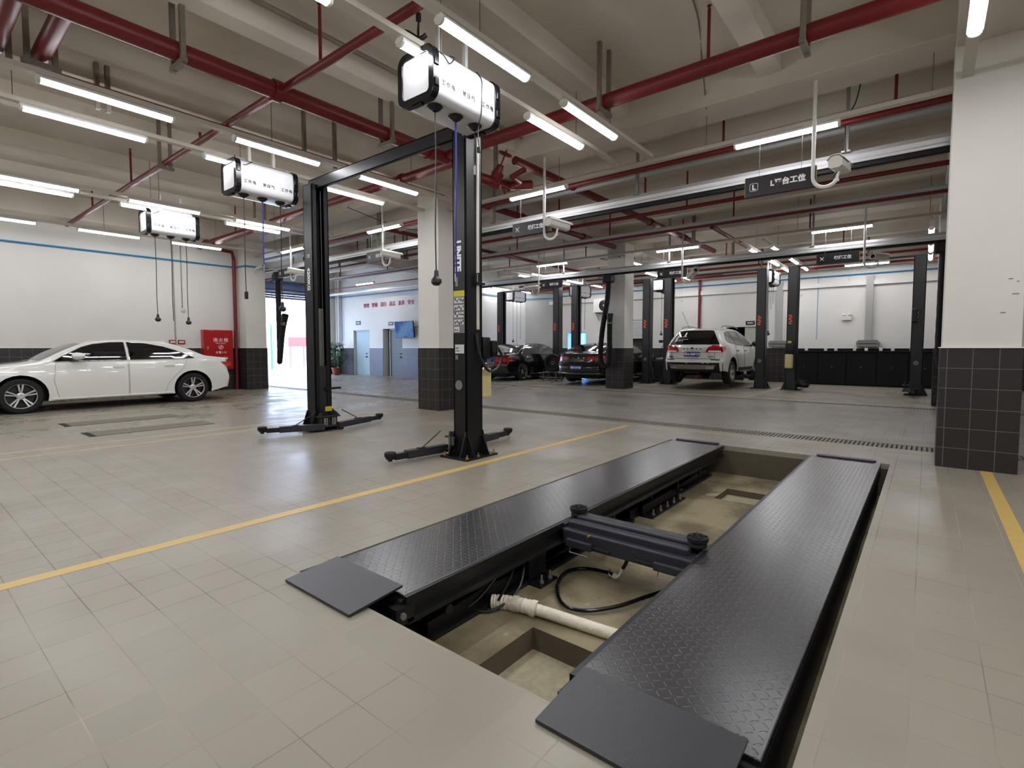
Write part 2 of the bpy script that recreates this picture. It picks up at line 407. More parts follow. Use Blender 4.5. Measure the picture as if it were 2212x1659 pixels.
# ceiling
SZ = 4.85
struct(MB().box(-22.7, 7, -5, 23, SZ, SZ+.2).build('ceiling', M_ceil), 'grey plastered concrete ceiling')
def beam(x0, x1, y0, y1, z0, nm='ceiling_beam', mm=None):
    return struct(MB().box(x0, x1, y0, y1, z0, SZ+.01).build(nm, mm or M_beam, bevel=.01))
PILX = (-16.15, -7.83, .42)
beam(-22.5, 7, 7.05, 7.65, 4.44); beam(-22.5, 7, 14.4, 15.0, 4.44)
for x in PILX: beam(x-.3, x+.3, -5, 7.05, 4.3); beam(x-.3+(.33 if x == -7.83 else 0), x+.3+(.33 if x == -7.83 else 0), 15.0, 20.9, 4.3); beam(x-.25, x+.25, 7.65, 14.4, 4.3)
for x in (-1.62, -3.62, -5.72, -9.9, -11.95, -14.0, 2.5, 4.6): beam(x-.13, x+.13, -5, 7.05, 4.6)
for y in (8.85, 10.9, 12.85): beam(-22.5, 7, y-.13, y+.13, 4.58)
for y in (16.6, 18.3, 19.9): beam(-15.5, 7, y-.13, y+.13, 4.5)
beam(-15.5, 7, 20.3, 20.9, 3.95)

# pillars
def pillar(x, y, lab):
    p = MB().box(x-.3, x+.3, y, y+.6, 0, 4.44).build('pillar', M_pillar, bevel=.008); struct(p, lab)
    q = MB().box(x-.315, x+.315, y-.015, y+.615, 0, 1.25); q.build('tile_base', M_dado, p, bevel=.006)
    MB().box(x-.325, x+.325, y-.025, y+.625, 1.25, 1.262).build('ledge', M_white, p)
    return p
pillar(.42, 7.05, 'large square pillar at the right with dark tiled base')
pm = pillar(-7.83, 7.05, 'square pillar behind the near lift column')
pillar(-16.15, 7.05, 'square pillar beside the red fire hydrant cabinet')
pillar(-7.5, 14.4, 'square pillar standing in front of the black coupe')
pillar(.42, 14.4, 'square pillar at the far end of the right-hand row')
# scuffs on the big pillar
m = MB()
for (px_, z, w) in ((.60, 1.93, .03), (.63, 1.78, .05), (.55, 1.6, .04), (.66, 1.9, .015)): m.box(px_, px_+w, 7.046, 7.05, z, z+.006)
for o in bpy.data.objects:
    if o.name == 'pillar': m.build('scuff_marks', M_greylabel, o)

# walls: box plus a tiled dado and a white ledge
def wall(name, x0, x1, y0, y1, nx, ny, mm=None, dado=M_dado, z1=SZ, lab=None, z0=0.0):
    o = struct(MB().box(x0, x1, y0, y1, z0, z1).build(name, mm or M_wall), lab)
    return o
def dado(x0, x1, y0, y1, mm=M_dado, nm='trim_1'):
    o = struct(MB().box(x0, x1, y0, y1, 0, 1.25).build(nm, mm)); 
    e = .008
    MB().box(x0-e, x1+e, y0-e, y1+e, 1.25, 1.262).build('ledge', M_white, o)
    return o
wall('wall_left', -16.7, -16.4, -5, 7.35, 1, 0, lab='white side wall behind the white sedan')
dado(-16.4, -16.385, -5, 7.04)
# back-left court: wall with roller door, slogan wall
wall('wall_court_return', -22.5, -16.4, 7.4, 7.65, 0, 1)
RD = (8.9, 13.45)  # roller door opening
struct(MB().box(-22.7, -22.5, 13.45, 14.5, 0, SZ).box(-22.7, -22.5, 7.4, RD[0], 0, SZ).box(-22.7, -22.5, RD[0], RD[1], 3.75, SZ).build('wall_roller_door', M_wall), 'white wall around the open roller door')
dado(-22.5, -22.485, 13.45, 14.28)
D1 = (-21.1, -19.86, 2.08); D2 = (-18.88, -17.55, 2.1)
m = MB(); yb0, yb1 = 14.3, 14.6
m.box(-22.7, D1[0], yb0, yb1, 0, SZ).box(D1[0], D1[1], yb0, yb1, D1[2], SZ).box(D1[1], D2[0], yb0, yb1, 0, SZ).box(D2[0], D2[1], yb0, yb1, D2[2], SZ).box(D2[1], -15.5, yb0, yb1, 0, SZ)
struct(m.build('wall_slogan', M_wall), 'white wall with red slogan characters')
dado(-22.48, D1[0], 14.285, 14.3); dado(D1[1], D2[0], 14.285, 14.3, M_dado_daylit); dado(D2[1], -15.5, 14.285, 14.3, M_dado_daylit)
def door(name, x0, x1, y, h, mm, lab):
    o = struct(MB().box(x0+.02, x1-.02, y+.1, y+.15, 0, h-.02).build(name, mm), lab)
    f = MB(); f.box(x0, x0+.05, y+.06, y+.18, 0, h).box(x1-.05, x1, y+.06, y+.18, 0, h).box(x0, x1, y+.06, y+.18, h-.05, h); f.build('frame', mat('door_frame', (178, 186, 182), .5), o)
    k = MB(); k.cyl((x1-.35, y+.1, 1.0), (x1-.35, y+.05, 1.0), .025).cyl((x1-.35, y+.1, .85), (x1-.35, y+.04, .85), .03); k.build('handle', M_black, o)
    return o
door('door_1', D1[0], D1[1], 14.3, D1[2], M_door, 'closed pale green door right of the potted plant')
door('door_2', D2[0]+.25, D2[1], 14.4, D2[2], M_doordark, 'grey door under a small dark sign next to the wall screen')
struct(MB().box(D2[0], D2[1], 14.6, 15.2, 0, .01).box(D2[0]-.05, D2[0], 14.6, 15.2, 0, 2.2).box(D2[1], D2[1]+.05, 14.6, 15.2, 0, 2.2).box(D2[0], D2[1], 15.15, 15.2, 0, 2.2).box(D2[0], D2[1], 14.6, 15.2, 2.15, 2.2).build('wall_door_recess', M_doordark))
struct(MB().box(D1[0], D1[1], 14.5, 14.6, 0, 2.1).build('wall_door_backing', M_dark))
# roller shutter rolled up
sh = thing('roller_shutter', 'blue-grey roller shutter rolled up over the open garage entrance', 'shutter', (-22.5, 0, 0))
m = MB()
for i in range(3): m.box(-.14, -.02, RD[0], RD[1], 3.45+.1*i, 3.53+.1*i)
m.build('slats', M_shutter, sh)
m = MB(); m.cyl((.16, RD[0]-.1, 3.95), (.16, RD[1]+.1, 3.95), .2, 20); m.build('roll', M_shutter, sh)
m = MB(); m.box(0, .06, RD[0]-.12, RD[0], 0, 3.75).box(0, .06, RD[1], RD[1]+.12, 0, 3.75).box(-.02, .32, RD[0]-.14, RD[1]+.14, 3.72, 3.76).box(0,.3,RD[0]-.14,RD[0]-.1,3.72,4.15).box(0,.3,RD[1]+.1,RD[1]+.14,3.72,4.15); m.build('guide_rail', mat('shutter_rail', (140, 146, 156), .4, metal=.3), sh)
# outdoors seen through it
struct(MB().box(-45, -22.7, -5, 30, -.12, -.02).build('ground_outside', M_outside), 'sunlit paving outside the roller door')
struct(MB().box(-36.5, -36, 2, 30, 0, 2.3).build('wall_outside', M_outwall), 'white perimeter wall outside')
m = MB(); m.cyl((-30, 14.75, 0), (-30, 14.75, 2.6), .045); tag(m.build('blue_post', M_blue), 'thin blue post standing outside the roller door', 'post')
m = MB(); m.box(-31.6, -31.5, 16.6, 17.8, 1.35, 1.95); m.box(-31.6, -31.55, 16.7, 16.75, 0, 1.35).box(-31.6, -31.55, 17.6, 17.65, 0, 1.35)
tag(m.build('banner', mat('pale_red_banner', (214, 90, 84), .6)), 'small pale red banner on posts outside the roller door', 'banner')

# far bays: side wall, angled return, back wall
W1X = -15.5
wall('wall_far_side', W1X-.3, W1X, 14.6, 20.3, 1, 0, lab='white side wall behind the black saloon'); dado(W1X, W1X+.015, 14.6, 20.3)
struct(MB().prism([(W1X, 20.3), (-14.2, 20.9), (-14.2, 21.2), (W1X-.3, 20.5)], 0, SZ, 'z').build('wall_angled', M_shadewall), 'short angled wall in the far corner, its shade painted in as grey')
B1 = (-13.4, -12.42, 2.0); B2 = (-6.12, -4.93, 2.06); YB = 20.9
m = MB(); m.box(-14.2, B1[0], YB, YB+.3, 0, SZ).box(B1[0], B1[1], YB, YB+.3, B1[2], SZ).box(B1[1], B2[0], YB, YB+.3, 0, SZ).box(B2[0], B2[1], YB, YB+.3, B2[2], SZ).box(B2[1], 7, YB, YB+.3, 0, SZ)
struct(m.build('wall_back', M_wall), 'white back wall of the far service bays')
for a, b in ((-14.2, B1[0]), (B1[1], B2[0]), (B2[1], -3.7), (.4, 7)): dado(a, b, YB-.015, YB)
# blue strip curtain in the back opening, green door in the other
bm_ = bpy.data.materials.new('blue_curtain'); bm_.use_nodes = True
tr = bm_.node_tree.nodes.new('ShaderNodeBsdfTranslucent'); tr.inputs[0].default_value = srgb(90, 170, 235)
bm_.node_tree.links.new(tr.outputs[0], bm_.node_tree.nodes['Material Output'].inputs[0])
c = thing('strip_curtain', 'light blue translucent strip curtain in the back wall opening', 'curtain', ((B1[0]+B1[1])/2, YB+.2, 0))
for k in range(4):
    x = -.49+.245*k; m = MB(); m.grid(lambda u, v, x=x: (x+.235*u, .012*math.sin(PI*u)+.01*(k % 2), .02+1.96*v), 6, 1); m.build('strip', bm_, c)
m = MB(); m.box(-.49, .49, -.02, .03, 1.96, 2.0); m.build('rail', M_steel, c)
struct(MB().box(-5.45, B2[1], YB+.05, YB+.1, 0, 2.04).build('door_3', mat('pale_olive_door', (172, 180, 164), .5)), 'pale green sliding door behind the white SUV')
struct(MB().box(B2[0], B2[1], YB+.9, YB+.95, 0, 2.1).box(B2[0]-.05, B2[0], YB+.3, YB+.95, 0, 2.1).box(B2[1], B2[1]+.05, YB+.3, YB+.95, 0, 2.1).box(B2[0], B2[1], YB+.3, YB+.95, 2.06, 2.1).build('wall_back_recess', M_dark))
# rest of the hall behind and right of the camera
wall('wall_right', 6.8, 7.0, -5, 20.9, 0, 0); wall('wall_rear', -16.7, 7.0, -5.2, -5, 0, 0)
dado(6.785, 6.8, -4.9, 20.8); dado(-16.3, 6.7, -5, -4.985)
# ================= LAMPS, TRAYS, PIPES =================
LZ = 3.92
def make_lamp():
    t = thing('tube_light', 'x', 'ceiling light', (0, 0, LZ))
    m = MB(); m.prism([(-.055, .03), (-.03, .055), (.03, .055), (.055, .03), (.055, .012), (-.055, .012)], -.6, .6, 'y'); m.build('housing', M_white, t)
    m = MB(); prof = [(.048*math.cos(R(a)), .012+.04*math.sin(R(a))) for a in range(180, 361, 20)]; m.prism(prof, -.575, .575, 'y', True); m.build('diffuser', M_lamp, t)
    for s in (-1, 1):
        m = MB(); m.prism([(.05*math.cos(R(a)), .012+.042*math.sin(R(a))) for a in range(180, 361, 20)], s*.575, s*.6, 'y'); m.build('end_cap', M_cream, t)
    return t
lamp0 = make_lamp(); used = [0]
def lamp(x, y, rz, label, group):
    if not used[0]: used[0] = 1; lamp0.location = (x, y, LZ); lamp0.rotation_euler = (0, 0, rz); lamp0['label'] = label; lamp0['group'] = group; return lamp0
    return dup(lamp0, (x, y, LZ), rz, label, group)
ORD = {2: ['nearer', 'farther'], 3: ['nearest', 'middle', 'farthest']}
tracks = {-3.2: 'on the tray right of the largest reel box', -3.7: 'on the tray directly behind the largest reel box',
          -7.0: 'on the tray between the largest and the middle reel box', -7.95: 'on the tray over the middle reel box',
          -11.35: 'on the inner tray over the smallest front reel box', -11.8: 'on the outer tray over the smallest front reel box',
          -15.0: 'on the tray along the white wall over the sedan'}
for tx, desc in tracks.items():
    for i, y in enumerate((1.75, 3.62, 5.47)):
        lamp(tx, y, 0, f'{ORD[3][i]} lit tube light {desc}', 'tube lights over the front bays')
lamp(.22, 5.42, 0, 'lit tube light above the large square pillar at the right', 'tube lights over the front bays')
for tx in (.22, -3.2, -3.7, -7.0, -7.95, -11.35, -11.8, 3.9):
    for y in (-.15, -2.3): lamp(tx, y, 0, 'added unseen tube light on the ceiling tray behind the viewer', 'added tube lights out of view')  # out of view, added to continue the rows and light the hall
for tx, ys in ((3.9, (1.75, 3.62, 5.47)), (.22, (1.75, 3.55)), (.76, (-.15, 1.75, 3.62, 5.47))):
    for y in ys: lamp(tx, y, 0, 'added unseen tube light on a ceiling tray above and right of the viewer', 'added tube lights out of view')  # out of view, added to brighten the right side
signtxt = {-1.5: 'L-platform bay sign', -5.35: 'repair sign right of the near lift column', -9.6: 'sign seen between the two lift columns', -13.6: 'sign behind the far lift column'}
for x, d in signtxt.items(): lamp(x, 7.35, PI/2, f'lit tube light across the bays above the {d}'[:95], 'tube lights over the aisle edge')
lamp(3.6, 7.35, PI/2, 'added unseen tube light across the aisle edge right of the large pillar', 'tube lights over the aisle edge')  # unseen lamp added to carry this row's light further right
for x, d in {-1.6: 'above the far bay sign nearest the black workbench', -5.36: 'above the far bay sign over the white SUV', -9.45: 'above the far bay sign over the black coupe', -13.5: 'above the far bays next to the white side wall'}.items():
    lamp(x, 13.8, PI/2, f'lit tube light {d}', 'tube lights over the far aisle edge')
lamp(-1.6, 20.0, PI/2, 'lit tube light close to the back wall over the black workbench', 'tube lights over the far bays')
for tx, d in {-.02: 'beside the far right lift column', -3.3: 'right of the reel box between the far lift columns', -3.85: 'left of the reel box between the far lift columns', -7.3: 'on the right tray behind the coupe bay pillar', -7.9: 'on the left tray behind the coupe bay pillar', -11.2: 'on the right tray over the black saloon', -11.8: 'on the left tray over the black saloon', -15.1: 'along the white far side wall'}.items():
    for i, y in enumerate((15.6, 17.9, 19.6)): lamp(tx, y, 0, f'{ORD[3][i]} far lit tube light {d}', 'tube lights over the far bays')
for i, (x, y) in enumerate(((-18.3, 9.6), (-20.9, 12.2), (-18.3, 13.0))): lamp(x, y, PI/2, f'lit tube light number {i+1} in the court before the slogan wall' if 0 else ['lit tube light nearest the left square pillar in the court by the roller door', 'lit tube light closest to the roller door', 'lit tube light in front of the slogan wall'][i], 'tube lights in the court')

def tray(x, y, ln, rz, label):
    t = thing('lamp_tray', label, 'tray', (x, y, LZ+.055), rz, 'white ceiling lamp trays')
    m = MB(); m.prism([(-.045, 0), (.045, 0), (.045, .05), (.04, .05), (.04, .005), (-.04, .005), (-.04, .05), (-.045, .05)], -ln/2, ln/2, 'y'); m.build('channel', M_steel if 0 else mat('tray_white', (196, 190, 178), .5), t)
    k = max(2, int(ln/2.2))
    for i in range(k):
        yy = -ln/2+ln*(i+.5)/k; MB().cyl((0, yy, .02), (0, yy, SZ-LZ-.055), .005, 6).build('hanging_wire', M_oldsteel, t)
    return t
names = ['behind the viewer-side large reel box', 'right of the large reel box', 'between large and middle reel box', 'over the middle reel box', 'inner one over the third reel box', 'outer one over the third reel box', 'along the white side wall', 'over the large right pillar', 'right of the large right pillar, added out of view', 'beside the one over the large right pillar, added out of view']
for tx, d in zip((-3.7, -3.2, -7.0, -7.95, -11.35, -11.8, -15.0, .22, 3.9, .76), names): tray(tx, 1.1, 12.1, 0, f'long pale lamp tray {d}')  # last two trays are added out of view for the extra lamps
tray(-4.9, 7.35, 21.8, PI/2, 'long pale lamp tray running across all front bays')
tray(-4.9, 13.8, 21.8, PI/2, 'long pale lamp tray running across all far bays')
tray(-2, 20.0, 8.0, PI/2, 'pale lamp tray close to the back wall')
for tx, d in ((-.02, 'at the far right lift column'), (-3.3, 'right of the far reel box'), (-3.85, 'left of the far reel box'), (-7.3, 'right one behind the coupe bay pillar'), (-7.9, 'left one behind the coupe bay pillar'), (-11.2, 'right one over the black saloon'), (-11.8, 'left one over the black saloon'), (-15.1, 'along the far white side wall')):
    tray(tx, 17.3, 6.2, 0, f'pale lamp tray {d}')

# red sprinkler pipes
def pipe(name, p0, p1, r, label, heads=(), hang=(), group='red sprinkler pipes', mm=None, couplings=()):
    p0, p1 = Vector(p0), Vector(p1); d = (p1-p0).normalized(); L = (p1-p0).length
    t = thing(name, label, 'pipe', p0, 0, group)
    m = MB(); m.tube([(0,0,0), p1-p0], r, 16); m.build('tube', mm or M_red, t)
    for c in couplings:
        q = d*c; m = MB(); m.cyl(q-d*.05, q+d*.05, r*1.25, 16); m.rbox(q, (r*.5, r*3.1, r*.5) if abs(d.y) < .5 else (r*3.1, r*.5, r*.5)); m.build('coupling', mm or M_red, t)
    for h in heads:
        q = d*h; top = min(SZ-p0.z-.06, .68)
        m = MB(); m.cyl(q, q+Vector((0,0,top)), .018, 8); m.cyl(q+Vector((0,0,top)), q+Vector((0,0,top+.045)), .012, 8).cyl(q+Vector((0,0,top+.03)), q+Vector((0,0,top+.034)), .025, 10); m.build('sprinkler_head', mm or M_red, t)
    for h in hang:
        q = d*h; w = r+.03; side = Vector((1,0,0)) if abs(d.y) > .5 else Vector((0,1,0)); m = MB()
        for s in (-1, 1):
            a = q+side*(s*w); m.rbox(a+Vector((0,0,(SZ-p0.z-r-.06)/2)), (.045, .045, SZ-p0.z+r+.06) )
        m.rbox(q+Vector((0,0,-r-.03)), (2*w+.09, .05, .05) if abs(d.y) > .5 else (.05, 2*w+.09, .05)); m.build('hanger', M_oldsteel, t)
    return t
RP = 'sprinkler_pipe'
pipe(RP, (-5.93, -4.5, 4.2), (-5.93, 5.75, 4.2), .095, 'thick red sprinkler main running down the bays left of the large reel box', hang=(6.55, 9.1, 2.0), couplings=(7.55, 9.9))
pipe(RP, (-5.75, 5.65, 4.2), (6.5, 5.65, 4.2), .085, 'thick red sprinkler pipe across the upper right over the pit', heads=(3.85, 7.5), hang=(2.62, 4.75, 9.0), couplings=(6.2,))
pipe(RP, (-16.2, 3.08, 4.2), (-2.2, 3.08, 4.2), .045, 'slim red sprinkler branch crossing over the three reel boxes', heads=(2.3, 4.9, 8.0, 11.15, 13.6), hang=(6.6,))
pipe(RP, (-5.93, 1.19, 4.2), (-7.3, 1.19, 4.16), .075, 'short thick red pipe branching at the upper left corner, right one of the pair', hang=(1.05,))
pipe(RP, (-5.93, .86, 4.2), (-7.9, .86, 4.16), .085, 'short thick red pipe branching at the upper left corner, left one of the pair', hang=(1.2,))
pipe(RP, (-7.3, 1.1, 4.15), (-7.3, 7.0, 4.15), .024, 'thin red pipe running from the upper left branch past the tube lights')
pipe(RP, (-16.0, 5.9, 4.1), (-11.8, 5.9, 4.1), .09, 'thick red pipe leading to the hydrant riser at the left pillar', hang=(3.6,), heads=(2.3,), couplings=(.5,))
pipe(RP, (-11.8, 5.9, 4.14), (-5.9, 5.9, 4.18), .075, 'red pipe between the far lift column and the red main', couplings=(2.0, 4.6))
pipe(RP, (-15, 7.85, 4.1), (6.5, 7.85, 4.1), .04, 'red sprinkler branch directly above the near silver rail', heads=(4.6, 8.5, 12.6, 14.6))
for i, (y, r, d) in enumerate(((9.4, .035, 'first thin red branch across the aisle behind the silver rail'), (10.5, .04, 'second thin red branch across the aisle'), (12.3, .04, 'third thin red branch across the aisle'), (14.28, .03, 'thin red branch above the far rail'), (16.9, .035, 'thin red branch over the fronts of the far cars'), (19.2, .04, 'thin red branch nearest the back wall'))):
    pipe(RP, (-22 if y < 14 else -15, y, 4.1), (6.5, y, 4.1), r, d, heads=[2.2+3.1*k+.4*i for k in range(6)], hang=(9.0+.3*i,))
pipe(RP, (-5.25, 6.6, 4.25), (-5.25, 16.5, 4.25), .07, 'thick red main crossing the aisle, right one of the two', couplings=(1.9, 5.2, 7.4))
pipe(RP, (-7.35, 8.0, 4.25), (-7.35, 14.0, 4.25), .07, 'thick red main crossing the aisle, left one of the two', couplings=(1.5, 4.2))
pipe(RP, (-10.4, 8.0, 4.15), (-10.4, 19.5, 4.15), .05, 'red pipe over the far bays above the trolley with a tyre')
pipe(RP, (-4.2, 13.0, 4.2), (-4.2, 20.0, 4.2), .05, 'red pipe down the far bay between SUV and workbench')
pipe(RP, (-15, 20.1, 3.98), (6.5, 20.1, 3.98), .075, 'thick red pipe along the back wall under the ceiling', couplings=(3, 7, 12))
pipe('galvanised_pipe', (-5.35, -4.5, 4.72), (-5.35, 6.9, 4.72), .03, 'thin grey pipe on the ceiling alongside the red main', group='grey ceiling pipes', mm=M_oldsteel)
pipe('galvanised_pipe', (-20, 8.4, 4.2), (6.5, 8.4, 4.2), .045, 'pale grey pipe beside the near aisle beam', group='grey ceiling pipes', mm=M_greytrim)
pipe('galvanised_pipe', (-20, 11.6, 4.0), (6.5, 11.6, 4.0), .04, 'pale grey pipe crossing the aisle midway', group='grey ceiling pipes', mm=M_greytrim)
pipe('galvanised_pipe', (-20, 13.3, 4.3), (6.5, 13.3, 4.3), .035, 'pale grey pipe crossing the aisle near the far beam', group='grey ceiling pipes', mm=M_greytrim)
# old steel struts hanging from the beam on the left
for i, (x, y, z0, z1) in enumerate(((-7.5, 1.75, 3.98, 4.5), (-7.5, 1.85, 3.98, 4.5), (-7.2, 4.1, 4.0, 4.84), (-7.2, 4.6, 4.0, 4.84), (-6.0, 6.3, 4.0, 4.84), (-5.4, 6.3, 4.0, 4.84))):
    o = MB().box(-.03, .03, -.02, .02, 0, z1-z0).build('ceiling_strut', M_oldsteel, loc=(x, y, z0)); tag(o, ['flat grey strut left of a close pair over the upper left lights', 'flat grey strut right of a close pair over the upper left lights', 'grey strut above the middle reel box, left of two', 'grey strut above the middle reel box, right of two', 'grey strut near the top of the lift beam, left of two', 'grey strut near the top of the lift beam, right of two'][i], 'strut', 'grey ceiling struts')
# valve loop with red hand wheel near the near lift column
v = thing('valve_assembly', 'red sprinkler valve with bent pipes and hand wheel near the tallest lift column top', 'valve', (-5.5, 5.9, 4.1), 0)
m = MB(); m.tube(crom([(-.15,-.2,.1),(-.2,-.05,.05),(-.18,.1,-.12),(0,.25,-.2),(.05,.6,-.2),(.05,.9,-.15),(.2,1.2,-.1)], 6), .075, 14); m.build('bent_pipe', M_red, v)
m = MB(); m.lathe([(.11,-.1),(.12,-.08),(.12,-.03),(.09,0),(.1,.1),(.06,.2),(.05,.24)], (.05,.45,-.18), (.45,-.1,.6), 16); m.build('valve_body', M_red, v)
ax = Vector((.45,-.1,.6)).normalized(); q = Vector((.05,.45,-.18))+ax*.42; _, u, w = MB().frame(ax)
m = MB(); m.tube([q+(u*math.cos(a)+w*math.sin(a))*.1 for a in [2*PI*i/20 for i in range(20)]], .014, 8, closed=True)
m.cyl(q-ax*.2, q+ax*.06, .015, 8)
for a in range(4): m.cyl(q, q+(u*math.cos(a*PI/2)+w*math.sin(a*PI/2))*.1, .009, 6)
m.build('hand_wheel', M_red, v)
m = MB(); m.tube([(.02,.75,-.2),(.3,.75,-.18),(.35,.5,-.18),(.6,.5,-.12)], .045, 12); m.lathe([(.09,-.03),(.09,.03)], (.02,.75,-.2), (1,0,0)); m.build('side_branch', M_red, v)
# loose cables on the ceiling
for pts, lab in (([(-2.55, 3.3, 4.84), (-2.35, 4.2, 4.84), (-2.0, 4.9, 4.84), (-2.05, 5.7, 4.84), (-2.3, 6.6, 4.84), (-2.4, 7.04, 4.6), (-2.4, 7.1, 4.42)], 'thin loose cable wandering over the ceiling above the pit'),
                 ([(-9.9, 6.6, 4.3), (-9.3, 7.6, 3.95), (-8.8, 8.2, 3.98), (-8.4, 8.3, 4.3)], 'sagging dark cable behind the far lift column top'),
                 ([(-.75, 7.75, 4.5), (-.8, 7.8, 4.3), (-.9, 7.85, 4.1), (-.9, 7.9, 3.75)], 'short dark cable dropping to the silver rail near the large pillar')):
    tag(MB().tube(crom(pts, 5), .008, 6).build('ceiling_cable', M_oldsteel if 'thin' in lab else M_black), lab, 'cable')

# ================= EXHAUST RAILS =================
def rail(y, z, x0, x1, label, hangs):
    t = thing('exhaust_rail', label, 'rail', (x0, y, z), 0, 'exhaust extraction rails')
    L = x1-x0
    m = MB(); m.prism([(-.07,0),(-.075,.03),(-.06,.05),(-.07,.1),(-.03,.16),(.03,.16),(.07,.1),(.06,.05),(.075,.03),(.07,0)], 0, L, 'x'); m.build('aluminium_profile', M_alu, t)
    m = MB(); m.box(0, L, -.045, .045, -.055, 0); m.build('rubber_lip', M_rubber, t)
    for h in hangs:
        m = MB(); m.box(h-.02, h+.02, -.02, .02, .16, SZ-z-.001).box(h-.05, h+.05, -.09, .09, .15, .17); m.build('hanger', M_steel, t)
    return t
r1 = rail(8.0, 3.6, -15.9, 6.4, 'long silver exhaust rail crossing just behind the large pillar', (1.9, 5.2, 9.0, 12.1, 15.0, 18.5))
r2 = rail(14.1, 3.5, -15.2, 6.4, 'far exhaust rail passing in front of the coupe bay pillar', (2, 6, 9.5, 13, 16, 19))
def hose(x, y, z, pts, label, end=None, big=.085):
    t = thing('exhaust_hose', label, 'hose', (x, y, z), 0, 'exhaust hoses')
    m = MB(); m.rbox((0,0,-.07), (.34,.2,.26), b=.04); m.cyl((-.14,-.04,-.06), (-.14,.1,-.06), .17, 20) if end else None; m.build('trolley', M_black, t)
    m = MB(); P = crom(pts, 8); n = len(P)
    m.tube(P, [big*(1+.06*(i % 2)) for i in range(n)], 12); m.build('hose', M_rubber, t)
    a, b = Vector(pts[-2]), Vector(pts[-1]); d = (b-a).normalized()
    m = MB(); m.lathe([(big*1.05,-.02),(big*1.1,.05),(big*1.35,.25),(big*1.35,.28)], b, d, 14); m.build('nozzle', M_black, t)
    m = MB(); m.lathe([(big*1.2,-.03),(big*1.2,.0)], b, d, 14); m.rbox(b+d*.0+Vector((.1,-.05,0)), (.05,.05,.05)); m.build('clamp', M_steel, t)
    return t
hose(-15.75, 8.0, 3.5, [(0,0,-.2),(0,0,-1.2),(0,0,-2.3),(.08,-.05,-2.68),(.22,-.08,-2.35),(.32,-.08,-1.9),(.5,-.1,-1.5)], 'black exhaust hose hanging in front of the bright roller door', True, .075)
hose(-7.6, 14.1, 3.42, [(0,0,-.2),(-.03,0,-.7),(-.2,0,-1.7),(-.24,0,-2.5),(-.1,0,-2.72),(.06,0,-2.55),(.06,0,-1.8),(.06,0,-1.4)], 'black exhaust hose looped in front of the far square pillar', None, .075)
hose(.2, 14.1, 3.42, [(0,0,-.2),(0,0,-1.2),(0,0,-2.3),(.08,0,-2.6),(.2,0,-2.3),(.2,0,-1.6)], 'black exhaust hose mostly hidden behind the large right pillar', None, .075)

# ================= SIGNS =================
def sign(x, y, z, w, h, body, icon, label, grp):
    t = thing('bay_sign', label, 'sign', (x, y, z), 0, grp)
    MB().box(0, w, -.02, .02, -h, 0).build('board', M_sign, t)
    text('lettering', body, h*.36, M_text, face_negy(w*.62, -.021, -h*.5), t, bold=.004)
    if icon == 'L': 
        text('icon', 'L', h*.36, M_text, face_negy(w*.13, -.021, -h*.55), t, bold=.004)
        m = MB(); 
        for q in (rrect(.095, .095, .02),): m.tube([(w*.13+a, -.022, -h*.53+b) for a, b in q], .003, 4, closed=True)
        m.build('icon_frame', M_text, t)
    else:
        m = MB()
        for s in (-1, 1): m.tube([(w*.13-.035, -.023, -h*.5-s*.035), (w*.13+.035, -.023, -h*.5+s*.035)], .007, 6); m.lathe([(.012,0),(.012,.004)], (w*.13+.038, -.021, -h*.5+s*.038), (0,-1,0), 8)
        m.build('icon', M_text, t)
    for s in (.2, .8): MB().cyl((w*s, 0, 0), (w*s, 0, LZ-z+.05), .003, 5).build('hanging_wire', M_steel, t)
    m = MB(); m.box(-.006, 0, -.021, .021, -h, 0).box(w, w+.006, -.021, .021, -h, 0); m.build('edge_strip', mat('sign_edge', (150, 140, 60), .5), t)
    return t
G1, G2 = 'hanging bay signs over the front bays', 'hanging bay signs over the far bays'
sign(-1.92, 7.25, 3.45, .8, .245, 'L平台工位', 'L', 'dark hanging sign reading L平台工位 with a boxed L icon', G1)
sign(-5.80, 7.25, 3.44, .8, .225, '机修工位', 'x', 'dark hanging sign reading 机修工位 just right of the near lift column', G1)
sign(-10.1, 7.25, 3.43, .8, .225, '机修工位', 'x', 'dark hanging sign 机修工位 between the two big lift columns', G1)
sign(-14.2, 7.25, 3.43, .8, .225, '机修工位', 'x', 'dark hanging sign left of the far big lift column', G1)
sign(-2.08, 13.9, 3.42, .83, .235, '机修工位', 'x', 'far hanging sign 机修工位 over the bay with the workbench', G2)
sign(-5.95, 13.9, 3.42, .83, .235, '机修工位', 'x', 'far hanging sign 机修工位 over the white SUV', G2)
sign(-9.95, 13.9, 3.42, .83, .235, '机修工位', 'x', 'far hanging sign 机修工位 over the black coupe', G2)

